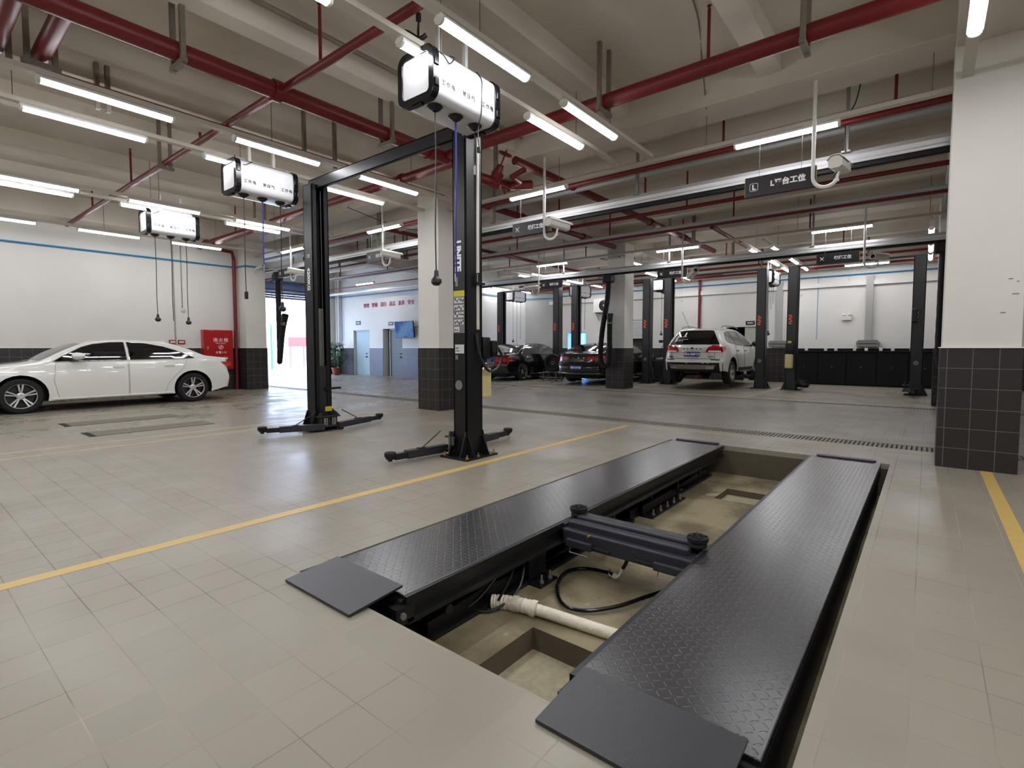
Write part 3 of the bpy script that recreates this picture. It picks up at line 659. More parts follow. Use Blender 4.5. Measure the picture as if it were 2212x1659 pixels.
# ================= CCTV ON HOOKED PIPES =================
def cctv(x, y, ztop, zlow, side, aim, label, grp='cctv cameras on hooked white pipes'):
    t = thing('cctv_camera', label, 'camera', (x, y, ztop), 0, grp)
    L = ztop-zlow; r = .135
    pts = [(0,0,0), (0,0,-L+r)]+[(side*(r-r*math.cos(a)), 0, -L+r-r*math.sin(a)) for a in [PI*i/10 for i in range(1, 9)]]
    m = MB(); m.tube(pts, .022, 12); m.build('hooked_pipe', M_white, t)
    e = Vector(pts[-1]); c = e+Vector((side*.03, 0, .16)); d = Vector(aim).normalized()
    rot = d.to_track_quat('Y', 'Z').to_matrix()
    m = MB(); SC = Matrix.Scale(1.3, 4); m.M = Matrix.Translation(c) @ rot.to_4x4() @ SC
    pr = [(-.055,-.03),(-.055,.025),(-.03,.055),(.03,.055),(.055,.025),(.055,-.03),(.03,-.045),(-.03,-.045)]
    m.prism(pr, -.16, .16, 'y'); m.prism([(-.068,.03),(-.036,.068),(.036,.068),(.068,.03),(.06,.03),(.033,.06),(-.033,.06),(-.06,.03)], -.17, .2, 'y'); m.build('housing', M_cream, t)
    m = MB(); m.M = Matrix.Translation(c) @ rot.to_4x4() @ SC; m.lathe([(.034,.158),(.034,.163),(.0,.165)], (0,0,0), (0,1,0), 16); m.build('lens', M_blackg, t)
    m = MB(); m.tube([e, e+Vector((side*.01,0,.05)), c-Vector((0,0,.04))], .016, 8); m.lathe([(.03,-.015),(.03,.015)], e, (0,0,1), 12); m.build('bracket', M_white, t)
    m = MB(); m.tube(crom([c+Vector((-.02,.02,-.04)), c+Vector((-.07,.03,-.12)), c+Vector((-.03,.02,-.18)), e+Vector((0,.01,.0))], 5), .009, 6); m.build('cable', M_black, t)
    return t
cctv(-1.15, 7.22, 4.44, 3.17, 1, (.1, 1, .05), 'white cctv camera on a hooked pipe beside the L平台工位 sign')
cctv(-5.11, 7.22, 4.44, 3.07, 1, (.3, 1, -.1), 'white cctv camera on a hooked pipe right of the near lift column')
cctv(-9.5, 7.22, 4.44, 3.07, 1, (.3, 1, -.1), 'white cctv camera on a hooked pipe between the two lift columns')
cctv(-13.5, 7.22, 4.44, 3.07, 1, (.3, 1, -.1), 'white cctv camera on a hooked pipe left of the far lift column')
cctv(-1.15, 13.75, 4.44, 3.0, 1, (-.6, -1, .0), 'far white cctv camera beside the sign of the workbench bay')
cctv(-5.2, 13.75, 4.44, 3.0, 1, (.5, -.5, .25), 'far white cctv camera beside the sign over the white SUV')
cctv(-9.95, 13.75, 4.44, 3.0, -1, (-1, -.6, -.1), 'far white cctv camera beside the sign over the black coupe')

# ================= COMBINATION REEL BOXES =================
BL, BW, BH = .92, .46, .45
def make_reel():
    t = thing('reel_box', 'x', 'reel box', (0, 0, 0), 0, 'combination reel boxes')
    m = MB(); m.prism(rrect(BW, BH, .09, 6, 0, BH/2), .07, BL-.07, 'y', True); m.build('shell', M_shell, t, sharp=30)
    for y0, y1 in ((0, .075), (BL-.075, BL)):
        m = MB()
        out = rrect(BW+.03, BH+.03, .1, 6, 0, BH/2); inn = rrect(BW-.1, BH-.1, .04, 6, 0, BH/2); n = len(out)
        vs = [(x, y0, z) for x, z in out]+[(x, y1, z) for x, z in out]+[(x, y0, z) for x, z in inn]+[(x, y1, z) for x, z in inn]
        fs = []
        for i in range(n):
            j = (i+1) % n
            fs += [(i, j, n+j, n+i), (2*n+i, 3*n+i, 3*n+j, 2*n+j), (i, 2*n+i, 2*n+j, j), (n+i, n+j, 3*n+j, 3*n+i)]
        m.add(vs, fs)
        for (x, z, sx, sz) in ((-.248,.12,.02,.07),(-.248,.3,.02,.07),(.248,.12,.02,.07),(.248,.3,.02,.07),(0,-.02,.12,.02),(0,BH+.02,.12,.02)): m.rbox((x, (y0+y1)/2, z), (sx, .05, sz), b=.006)
        m.build('end_frame', M_blackg, t, bevel=.006)
        ye = y0+.012 if y0 == 0 else y1-.012
        m = MB(); m.prism(rrect(BW-.1, BH-.1, .04, 6, 0, BH/2), min(ye, ye+.01), max(ye, ye+.01), 'y'); m.build('end_panel', M_shell, t)
    m = MB()
    for y in (.33, .62): m.box(BW/2-.002, BW/2+.0015, y, y+.006, .1, BH-.1)
    for i in range(6): m.rbox((.195, .14+.13*i, .055), (.02, .05, .012), Matrix.Rotation(R(40), 3, 'Y'))
    m.build('seam', M_cream, t)
    for i, (y, b) in enumerate(((.2, '工作电'), (.47, '常压气'), (.74, '工作电'))):
        text('lettering', b, .052, M_textk, face_posx(BW/2+.001, y, .15), t, spacing=1.35, bold=.001)
        m = MB(); m.lathe([(.02,-.05),(.05,-.035),(.075,-.01),(.07,.0)], (.08, y-.03, .0), (0,0,1), 12); m.build('outlet', M_black, t)
    for y in (.3, .66):
        m = MB(); m.box(-.02, .02, y-.02, y+.02, BH, BH+.35).box(-.05, .05, y-.06, y+.06, BH-.005, BH+.02); m.build('mount', M_white, t)
    m = MB(); m.box(-.03, .06, .1, BL-.1, BH+.02, BH+.05); m.build('top_channel', M_steel, t)
    return t
reel0 = make_reel()
boxes = [(-3.73, 3.22, 3.5, 'large white reel box hanging in front of the near lift column, nearest of all'),
         (-7.85, 3.3, 3.47, 'white reel box hanging left of the far lift column'),
         (-11.9, 3.4, 3.47, 'white reel box hanging over the white sedan'),
         (-4.1, 18.0, 3.3, 'far white reel box between the two right-hand far lifts'),
         (-7.65, 17.9, 3.3, 'far white reel box above the left side of the white SUV'),
         (-11.0, 17.6, 3.3, 'far white reel box above the black coupe'),
         (-14.72, 18.1, 3.37, 'far white reel box above the black saloon')]
reels = []
for i, (x, y, z, lab) in enumerate(boxes):
    if i == 0: o = reel0; o.location = (x, y, z); o['label'] = lab
    else: o = dup(reel0, (x, y, z), 0, lab)
    reels.append(o)
def cord(o, i, zend, mm, plug, bend=0.0):
    """cord hanging from outlet i of reel o down to world height zend"""
    y = (.17, .44, .71)[i]; z0 = -.04; z1 = zend-o.location.z; L = z0-z1
    m = MB(); P = crom([(.08, y, z0), (.083, y+.004, z0-.3*L), (.078+bend, y-.004, z0-.7*L), (.08+bend, y, z1)], 5); m.tube(P, .0065 if mm is not M_bluecord else .009, 6)
    c = m.build('cord', mm, o); e = P[-1]
    m = MB()
    if plug == 'bell': m.lathe([(.012,.06),(.02,.05),(.024,.0),(.05,-.03),(.052,-.06),(.03,-.085),(0,-.09)], e, (0,0,1), 14)
    elif plug == 'socket': m.rbox(e+Vector((0,0,-.05)), (.045,.045,.11), b=.01)
    else: m.cyl(e, e-Vector((0,0,.09)), .011, 8)
    m.build('plug', M_black if plug != 'air' else M_steel, c); return c
cord(reels[0], 0, 1.93, M_black, 'bell', .0); cord(reels[0], 1, 1.95, M_bluecord, 'air'); cord(reels[0], 2, 3.1, M_black, 'air')
cord(reels[1], 0, 2.07, M_black, 'socket'); cord(reels[1], 1, 2.5, M_bluecord, 'air'); cord(reels[1], 2, 1.9, M_black, 'bell')
cord(reels[2], 0, 1.86, M_black, 'bell'); cord(reels[2], 1, 1.88, M_black, 'air'); cord(reels[2], 2, 1.82, M_black, 'bell')
for k, zz in ((3, (1.75, 2.6)), (4, (1.8, 2.4)), (5, (2.3, 1.9)), (6, (1.6, 1.55))):
    cord(reels[k], 0, zz[0], M_black, 'bell'); cord(reels[k], 1, zz[1], M_black, 'air'); cord(reels[k], 2, zz[1]+.2, M_black, 'air')
# black cord looping over the front of the large box
m = MB(); m.tube(crom([(0, .05, BH+.3), (.02, .03, BH+.12), (.12, .08, BH+.03), (.24, .12, BH-.06), (.245, .2, BH-.11), (.235, .27, BH-.03), (.15, .3, BH+.03)], 6), .006, 6); m.build('supply_cable', M_black, reels[0])
m = MB(); m.tube(crom([(.19, .62, BH), (.24, .64, BH-.08), (.243, .64, .25), (.245, .63, .05), (.2, .63, -.1), (.2, .64, -.25)], 6), .006, 6); m.rbox((.2, .64, -.29), (.03,.03,.06), b=.008); m.build('drop_cable', M_black, reels[0])
for k in (1, 2):
    m = MB(); m.tube(crom([(0, .1, BH+.1), (.1, .07, BH+.02), (.235, .12, BH-.08), (.2, .25, BH-.0)], 6), .006, 6); m.build('supply_cable', M_black, reels[k])
m = MB(); m.tube(crom([(-.18, -.02, BH+.22), (-.1, .0, BH+.2), (0, .05, BH+.13), (.06, .09, BH+.16)], 5), .022, 8); m.tube([(.0, .05, BH+.14), (.0, .05, BH+.3)], .008, 6); m.rbox((0, .05, BH+.32), (.04, .04, .08), b=.01); m.build('cable_clamp', M_black, reels[0])
# ================= IN-GROUND PLATFORM LIFT =================
def runway(x0, x1, label, inner):
    """platform at floor level; inner = +1 when the pit middle lies on +x"""
    t = thing('lift_runway', label, 'lift platform', ((x0+x1)/2, 1.62, 0), 0, 'runways of the in-ground platform lift')
    w = (x1-x0)/2; L = 5.16; top = .012
    m = MB(); m.box(-w, w, .0, L, -.02, top); m.build('tread_plate', M_dia, t, bevel=.004)
    m = MB(); e = inner*w
    for s in (-1, 1):
        a = s*w
        m.box(min(a, a-s*.03), max(a, a-s*.03), 0, L, -.12, -.02)
    # inner rail with groove
    m.box(*sorted((e-inner*.0, e+inner*.022)), .0, L, -.035, top-.003).box(*sorted((e, e+inner*.03)), .0, L, -.13, -.1)
    m.build('side_rail', M_black, t)
    # near ramp plate
    m = MB(); z0 = .03
    xa, xb = -w+.025, w-.045
    m.add([(xa,-.285,.004),(xb,-.285,.004),(xb,.03,z0),(xa,.03,z0),(xa,-.285,.016),(xb,-.285,.016),(xb,.03,z0+.012),(xa,.03,z0+.012)],
          [(0,3,2,1),(4,5,6,7),(0,1,5,4),(1,2,6,5),(2,3,7,6),(3,0,4,7)]); m.build('ramp_plate', M_ramp, t)
    # hinge nose
    m = MB(); m.cyl((xa+.03, -.0, -.03), (w+.02*0, -.0, -.03), .022, 14); m.box(-w, w, -.03, .0, -.12, -.05); m.box(*sorted((e-inner*.035, e+inner*.03)), -.07, .04, -.12, -.03); m.build('hinge', M_black, t)
    m = MB(); m.cyl((e+inner*.02, -.035, -.07), (e+inner*.045, -.035, -.07), .018, 6); m.build('hinge_bolt', M_steel, t)
    # far wheel stop
    m = MB(); o = []
    for k in range(9): a = -PI/2+PI*k/8; o.append((w-.09+.045*math.cos(a), L+.02+.045*math.sin(a)))
    for k in range(9): a = PI/2+PI*k/8; o.append((-w+.09+.045*math.cos(a), L+.02+.045*math.sin(a)))
    m.prism(o, .013, .028, 'z'); m.build('end_stop', M_jack, t)
    # folded scissor frame below
    m = MB()
    for s in (-1, 1):
        for (ya, za, yb, zb) in ((.25, -.32, 2.6, -.17), (2.5, -.32, .5, -.17), (2.75, -.32, 4.9, -.17), (4.9, -.32, 2.9, -.17)):
            c = Vector((s*.2, (ya+yb)/2, (za+zb)/2)); L2 = math.hypot(yb-ya, zb-za); rot = Matrix.Rotation(math.atan2(zb-za, yb-ya), 3, 'X')
            m.rbox(c, (.05, L2, .1), rot)
    m.build('scissor_arm', M_black, t)
    m = MB(); m.box(-.27, .27, .15, 2.75, -.36, -.335).box(-.27, .27, 3.0, 4.95, -.36, -.335); m.build('base_frame', M_black, t)
    m = MB()
    for y in (.4, 2.4, 3.2, 4.6): m.cyl((-.24, y, -.25), (.24, y, -.25), .03, 12)
    m.cyl((0, .8, -.28), (0, 2.2, -.2), .05, 16); m.build('cylinder', M_liftgrey, t)
    # fixing brackets with anchor bolts on the pit side
    ex = inner*.34
    for (y, ln) in ((1.22, .2), (3.35, .85)):
        m = MB(); m.box(*sorted((inner*.25, ex+inner*.03)), y-ln/2, y+ln/2, -.36, -.345).box(*sorted((inner*.25, inner*.27)), y-ln/2, y+ln/2, -.36, -.25 if ln > .3 else -.13)
        m.build('bracket', M_black, t)
        m = MB(); n = 2 if ln < .3 else 5
        for k in range(n):
            yy = y-ln/2+ln*(k+.5)/n; m.cyl((ex, yy, -.345), (ex, yy, -.29), .008, 8).cyl((ex, yy, -.345), (ex, yy, -.33), .016, 6)
        m.build('anchor_bolt', M_steel, t)
    m = MB(); m.cyl((inner*.3, 3.72, -.36), (inner*.3, 3.72, -.12), .014, 10); m.rbox((inner*.3, 3.72, -.255), (.08,.08,.02)); m.build('stop_post', M_black, t)
    m = MB(); m.box(*sorted((-inner*w*.95, -inner*w*.9)), .05, L-.05, -.34, -.12); m.build('skirt', M_black, t)
    return t
ra = runway(-2.655, -2.0, 'left black tread plate runway over the open pit with a grey ramp flap', 1)
rb = runway(-1.0, -.345, 'right black tread plate runway over the open pit, nearest the viewer', -1)

# jacking beam between the runways
j = thing('jacking_beam', 'dark grey sliding jack beam bridging the two runways with round rubber pads', 'jack', (-1.5, 3.2, 0))
m = MB()
for (y0, y1, z0, z1) in ((-.19, -.07, -.13, -.02), (.06, .13, -.13, -.02)): m.rbox((0, (y0+y1)/2, (z0+z1)/2), (.93, y1-y0, z1-z0), b=.01)
m.rbox((0, -.03, -.1), (.9, .2, .07)); m.build('lower_frame', M_jack, j)
m = MB(); m.rbox((-.02, .0, .015), (.82, .11, .06), b=.012); m.rbox((-.02, -.1, -.005), (.86, .08, .06), b=.01); m.build('upper_arm', M_jack, j)
m = MB()
for x in (-.3, -.12, .08, .25): m.rbox((x, .0, .046), (.06, .008, .002))
m.build('marking_slot', M_oldsteel, j)
for x in (-.46, .43):
    m = MB(); m.lathe([(0,0),(.055,0),(.058,.01),(.05,.03),(.062,.034),(.066,.05),(.064,.062),(0,.064)], (x, .02 if x < 0 else -.03, .02), (0,0,1), 24)
    q = (x, .02 if x < 0 else -.03, .086)
    for a in range(2):
        m.rbox(q, (.11, .008, .008), Matrix.Rotation(a*PI/2+.5, 3, 'Z'))
    m.tube([(q[0]+.038*math.cos(b), q[1]+.038*math.sin(b), q[2]) for b in [2*PI*i/20 for i in range(20)]], .004, 6, closed=True)
    m.build('rubber_pad', M_rubber, j)
for s in (-1, 1):
    m = MB(); m.rbox((s*.32, -.205, -.1), (.2, .035, .055), b=.008); m.rbox((s*.16, -.2, -.1), (.14, .012, .012)); m.build('extension_stub', M_jack, j)
    m = MB(); m.tube([(s*.32-.07, -.2, -.13), (s*.32-.07, -.215, -.165), (s*.32+.07, -.215, -.165), (s*.32+.07, -.2, -.13)], .004, 6); m.build('pull_handle', M_steel, j)
    m = MB(); m.rbox((s*.485, -.03, -.005), (.05, .26, .02), b=.004).rbox((s*.46, -.03, -.06), (.012, .24, .1)); m.cyl((s*.45, -.15, -.04), (s*.5, -.15, -.04), .022, 14); m.build('roller_bracket', M_jack, j)
m = MB(); m.cyl((.43, -.16, -.08), (.47, -.16, -.08), .018, 10); m.cyl((-.25,-.18,-.03),(-.25,-.21,-.03),.008,8); m.build('pin', M_brass, j)
# hydraulic hose lying in the pit
h = thing('hydraulic_hose', 'black hydraulic hose with white fittings curling over the pit floor below the jack beam', 'hose', (-1.65, 3.1, PZ))
o = Vector((-1.65, 3.1, PZ))
P = [Vector(p)-o for p in ((-1.62,3.12,-.30),(-1.70,3.145,-.31),(-1.87,3.15,-.335),(-1.94,3.02,-.335),(-1.87,2.81,-.335),(-1.72,2.63,-.335),(-1.57,2.63,-.335),(-1.43,2.79,-.33),(-1.32,3.03,-.32),(-1.15,3.35,-.3),(-.9,3.6,-.3))]
MB().tube(crom(P, 8), .0125, 10).build('hose', M_blackg, h)
m = MB(); m.tube(crom([Vector(p)-o for p in ((-1.50,3.1,-.13),(-1.53,3.12,-.2),(-1.555,3.13,-.24))], 4), .0125, 10); m.build('upper_hose', M_blackg, h)
m = MB(); A = Vector((-1.555,3.13,-.24))-o; m.tube([A, A+Vector((-.012,0,-.03))], .015, 8); m.tube(crom([A+Vector((-.012,0,-.03)), Vector((-1.585,3.125,-.30))-o, Vector((-1.61,3.12,-.315))-o, Vector((-1.63,3.12,-.305))-o], 5), .009, 8); m.tube([Vector((-1.60,3.12,-.30))-o, Vector((-1.66,3.135,-.31))-o], .015, 8); m.build('fitting', M_cream, h)
m = MB(); m.lathe([(.03,-.003),(.03,.003)], Vector((-1.655,3.13,-.305))-o, (1,.2,.2), 14); m.build('grommet', M_rubber, h)
# plastered pipe and loose wiring
m = MB(); P = [(-2.06,2.36,PZ+.03),(-1.98,2.4,PZ+.035),(-1.86,2.43,PZ+.04),(-1.7,2.45,PZ+.04),(-1.45,2.48,PZ+.035),(-1.05,2.52,PZ+.035)]
Pc = crom(P, 10); m.tube(Pc, [(.044 if i < 26 else .034)*(1+.07*math.sin(i*2.6)*(1 if i < 26 else .2)) for i in range(len(Pc))], 12)
for q in (16, 25): m.lathe([(.05,-.02),(.05,.02)], Pc[q], Pc[q+1]-Pc[q], 14)
tag(m.build('drain_pipe', M_pvc), 'dusty off-white pipe crossing the pit floor beside the near sump', 'pipe')
for i, (pts, lab) in enumerate((([(-2.5,1.7,-.34),(-2.2,2.0,-.33),(-2.1,2.25,-.3),(-2.12,2.6,-.15),(-2.2,2.9,-.1)], 'dark cable leading under the left runway beside the off-white pipe'), ([(-2.0,2.35,-.3),(-2.02,2.5,-.2),(-2.1,2.65,-.12)], 'short cable tangle rising from the end of the off-white pipe'), ([(-2.15,2.2,-.33),(-2.0,2.3,-.34),(-1.95,2.5,-.25),(-2.1,2.75,-.12)], 'looped cable hanging by the off-white pipe end'))):
    tag(MB().tube(crom(pts, 6), .009, 6).build('pit_cable', M_black), lab, 'cable')

# ================= TWO-POST LIFTS =================
def column(t, x, y, s, H, dx=.2, dy=.27, plain=False, mm=None):
    """C-channel; s=+1 opens towards +x. x = outer face of column, y = centre"""
    mm = mm or M_black
    xi = x+s*dx; T = .02
    m = MB()
    m.box(*sorted((x, x+s*T)), y-dy/2, y+dy/2, .02, H)
    for q in (-1, 1):
        m.box(*sorted((x, xi)), *sorted((y+q*dy/2, y+q*(dy/2-T))), .02, H)
        m.box(*sorted((xi, xi-s*T)), *sorted((y+q*dy/2, y+q*(dy/2-.07))), .02, H)
    m.box(*sorted((x, xi)), y-dy/2, y+dy/2, H, H+.015)
    c = m.build('column', mm, t, bevel=.004)
    m = MB(); m.box(*sorted((x-s*.12, xi+s*.1)), y-.26, y+.27, 0, .02)
    b = m.build('base_plate', mm, t)
    for q in (-1, 1):
        MB().prism([(x-s*.12, .02), (x, .02), (x, .24), (x-s*.02, .24)], y+q*.12-.006, y+q*.12+.006, 'y').build('gusset', mm, c)
        for (a0, a1) in ((x, x+s*.012), (xi-s*.012, xi)): MB().prism([(y+q*dy/2, .02), (y+q*(.24), .02), (y+q*(dy/2+.01), .3), (y+q*dy/2, .3)], *sorted((a0, a1)), 'x').build('gusset', mm, c)
    if not plain:
        m = MB()
        for (px, py) in ((x-s*.09, y-.22), (x-s*.09, y+.23), (x-s*.09, y-.04), (xi+s*.06, y-.22), (xi+s*.06, y+.23)): m.cyl((px, py, .02), (px, py, .035), .02, 6).cyl((px, py, .03), (px, py, .065), .009, 8)
        m.build('anchor_nut', M_brass, b)
    return c, b, xi
def arm(t, p0, p1, padz=.1, z=.075, mm=M_liftgrey):
    p0 = Vector((*p0, z)); p1 = Vector((*p1, z)); d = (p1-p0); L = d.length; d.normalize()
    rot = d.to_track_quat('X', 'Z').to_matrix()
    m = MB(); m.M = Matrix.Translation(p0) @ rot.to_4x4()
    m.box(-.05, L*.72, -.045, .045, -.045, .045); m.prism([(L*.72, -.045), (L*.72+.07, -.045), (L*.72, .045)], -.045, .045, 'y') if 0 else None
    a = m.build('arm', mm, t, bevel=.006)
    m = MB(); m.M = Matrix.Translation(p0) @ rot.to_4x4(); m.box(L*.5, L*.93, -.033, .033, -.035, .03); m.rbox((L*.97, 0, -.01), (.12, .05, .03)); m.build('extension', M_black, a)
    m = MB(); m.lathe([(0,-.05),(.022,-.05),(.024,-.015),(.052,-.01),(.056,0),(.062,.005),(.064,.04),(.055,.05),(0,.05)], p1+Vector((0,0,padz-z-.02)), (0,0,1), 20); m.build('pad', M_rubber, a)
    m = MB(); m.M = Matrix.Translation(p0) @ rot.to_4x4(); m.tube([(L*.45, .03, .05), (L*.1, .05, .22)], .007, 6); m.box(L*.38, L*.5, -.02, .04, .045, .055); m.build('restraint_rod', M_black, a)
    return a
def carriage(t, xi, y, s, z0, z1, detail=True, mm=None):
    mm = mm or M_liftgrey
    m = MB(); m.box(*sorted((xi-s*.17, xi-s*.02)), y-.075, y+.075, z0, z1)
    m.box(*sorted((xi-s*.04, xi+s*.1)), y-.14, y+.14, z0, z0+.16); m.box(*sorted((xi-s*.02, xi+s*.14)), y-.17, y+.17, z0, z0+.025).box(*sorted((xi-s*.02, xi+s*.14)), y-.17, y+.17, z0+.15, z0+.17)
    for q in (-1, 1): m.cyl((xi+s*.08, y+q*.12, z0-.01), (xi+s*.08, y+q*.12, z0+.22), .028, 14)
    c = m.build('carriage', mm, t, bevel=.004)
    if detail:
        for q in (-1, 1):
            for (dd, rr) in ((.085, .016), (.048, .013)): MB().cyl((xi+s*.12, y+q*dd, z0+.03), (xi+s*.12, y+q*dd, z0+.14), rr, 12).build('height_adapter', M_steel, c)
    return c
L1 = thing('two_post_lift', 'large black two-post car lift in the foreground bay with an overhead beam', 'car lift', (-5.7, 4.33, 0))
# local frame: subtract location
ox, oy = -5.7, 4.33
H1 = 3.66
cA, bA, xiA = column(L1, -4.02-ox, -.02, -1, H1)
cB, bB, xiB = column(L1, -7.37-ox, -.04, 1, H1, .24)
m = MB(); zb = H1-.02
m.box(-7.38-ox, -4.02-ox, -.075, -.06, zb-.02, zb+.14).box(-7.38-ox, -4.02-ox, -.075, .075, zb+.125, zb+.14).box(-7.38-ox, -4.02-ox, -.075, -.02, zb-.02, zb-.008)
m.build('overhead_beam', M_black, L1, bevel=.003)
m = MB(); m.cyl((-4.5-ox, -.05, zb+.06), (-4.5-ox, .05, zb+.06), .05, 16).cyl((-4.32-ox, -.05, zb+.04), (-4.32-ox, .05, zb+.04), .05, 16); m.rbox((-4.4-ox, 0, zb-.03), (.3, .09, .05)); m.build('pulley', M_liftgrey, L1)
ca = carriage(L1, xiA, 0, -1, .06, .75); cb = carriage(L1, xiB, -.02, 1, .06, .98)
arm(L1, (-4.4-ox, -.16), (-4.47-ox, 3.46-oy)); arm(L1, (-4.4-ox, .16), (-4.54-ox, 5.55-oy))
arm(L1, (-7.02-ox, -.16), (-7.35-ox, 3.45-oy)); arm(L1, (-7.02-ox, .16), (-7.28-ox, 5.42-oy))
m = MB()
for q in (-1, 1): m.prism([(-.02+q*.02, .2), (-.02+q*.19, .2), (-.02+q*.17, .24), (-.02+q*.03, .36)], xiB+.09, xiB+.1, 'x')
m.build('carriage_plate', M_black, cb)
m = MB(); m.box(xiB+.1, xiB+.105, -.08, .03, .3, .37); m.build('warning_label', M_ylabel, cb)
m = MB()
for k in range(24): m.box(xiB-.075, xiB-.07, -.03, .01, 1.0+.032*k, 1.018+.032*k)
m.box(xiB-.09, xiB-.08, -.05, .03, .98, 1.85); m.build('safety_ladder', M_steel, L1)
m = MB(); m.cyl((xiB-.05, .0, 1.0), (xiB-.05, .0, 3.6), .004, 6); m.cyl((xiA+.05, .0, .8), (xiA+.05, .0, 3.6), .004, 6); m.build('lift_cable', M_steel, L1)
m = MB(); m.box(xiB-.005, xiB+.03, -.03, .24, .62, .65); m.build('latch_lever', M_black, L1)
m = MB(); m.rbox((xiB-.16, -.02, 2.0), (.02, .09, 2.9)); m.build('inner_strip', M_liftgrey, L1)
# fixtures on near column outer face (+x) and front flange (-y)
xf = -4.02-ox; yf = -.155
m = MB(); m.rbox((xf+.012, .03, 2.56), (.022, .035, 2.2), b=.006); m.build('cable_duct', mat('cream_duct', (216, 212, 200), .4), cA)
m = MB(); m.rbox((xf+.03, .04, 1.98), (.05, .13, .025)); m.tube([(xf+.03,-.02,1.99),(xf+.03,-.02,2.09),(xf+.03,.03,2.1),(xf+.03,.03,2.0)], .012, 6); m.build('release_handle', M_rubber, cA)
# vertical lettering on the front flange
def vtext(body, size, x, y, z, par, mm=M_text, bold=.003, up=False):
    Mx = Matrix.Translation((x, y, z)) @ Matrix.Rotation(R(90), 4, 'X') @ Matrix.Rotation(R(-90 if not up else 90), 4, 'Z')
    return text('lettering', body, size, mm, Mx, par, bold=bold)
vtext('UNITE', .12, xf-.12, yf-.002, 2.28, cA, bold=.006)
m = MB()
for z0, z1 in ((1.83, 1.895),): m.box(xf-.19, xf-.02, yf-.003, yf, z0, z1)
m.build('warning_label', M_ylabel, cA)
m = MB(); m.box(xf-.19, xf-.02, yf-.003, yf, 1.42, 1.83); m.build('label_sheet', M_greylabel, cA)
for i in range(5):
    z = 1.785-.081*i; wdt = .15 if i < 4 else .08
    m = MB(); m.box(xf-.18, xf-.18+wdt, yf-.005, yf-.003, z-.028, z+.03); lb = m.build('pictogram', M_paper, cA)
    m = MB(); random.seed(i)
    for k in range(5 if i < 4 else 2): a = xf-.17+.03*k; m.rbox((a+.01, yf-.006, z+random.uniform(-.012, .018)), (.016, .002, random.uniform(.012, .035)), Matrix.Rotation(random.uniform(-.6, .6), 3, 'Y'))
    m.build('figure', M_textk, lb)
m = MB(); m.box(xf-.17, xf-.03, yf-.003, yf, 1.19, 1.29); lb = m.build('rating_plate', M_paper, cA)
m = MB(); m.box(xf-.16, xf-.12, yf-.005, yf-.003, 1.245, 1.255).box(xf-.16, xf-.1, yf-.005, yf-.003, 1.215, 1.222); m.build('print', M_textk, lb)
m = MB(); m.box(xf-.165, xf-.125, yf-.003, yf, 1.12, 1.17); m.build('inspection_sticker', M_greylabel, cA)
m = MB(); m.lathe([(0,0),(.055,0),(.055,.004),(0,.004)], (xf-.11, yf-.004, .83), (0,-1,0), 28); m.build('round_cover', M_greylabel, cA)
m = MB(); m.box(xf-.17, xf-.13, yf-.003, yf, 2.0, 2.09); m.build('badge', M_paper, cA)
yfb = -.04-.135
vtext('4200KG', .1, -7.37-ox+.12, yfb-.002, 2.28, cB, bold=.003)
text('lettering', 'CE', .07, M_text, face_negy(-7.37-ox+.12, yfb-.002, 2.62), cB)
# power unit on the far side of the near column
pu = MB(); pu.rbox((xf-.1, .22, 1.25), (.17, .14, .26), b=.02).cyl((xf-.1, .22, 1.0), (xf-.1, .22, 1.13), .06, 16).cyl((xf-.02, .35, 1.2), (xf-.02, .35, 1.32), .045, 14); pu.rbox((xf-.05, .35, 1.24), (.1, .1, .2), b=.015); pu = pu.build('power_unit', M_black, L1)
m = MB(); m.rbox((xf-.1, .22, .84), (.15, .19, .36), b=.025); m.build('oil_tank', M_tank, pu, bevel=0)
m = MB(); m.tube(crom([(xf+.01,.0,1.42),(xf+.03,.02,1.2),(xf+.05,.12,1.02),(xf+.03,.25,.98),(xf,.4,1.02),(xf,.47,1.15),(xf-.03,.42,1.26)], 6), .017, 8); m.build('hydraulic_hose', M_black, pu)
m = MB(); m.rbox((xf-.08, .27, 1.06), (.12,.16,.05), b=.01); m.cyl((xf, .14, 1.02), (xf+.02, .2, 1.0), .018, 8); m.build('valve_block', M_chrome, pu)
m = MB()
for q in (-1, 1):
    for a in (-.02, .03): m.cyl((xf-.2+a, -.2, .14), (xf-.2+a, -.2, .24), .017, 12)
m.build('spare_adapter', M_steel, L1)

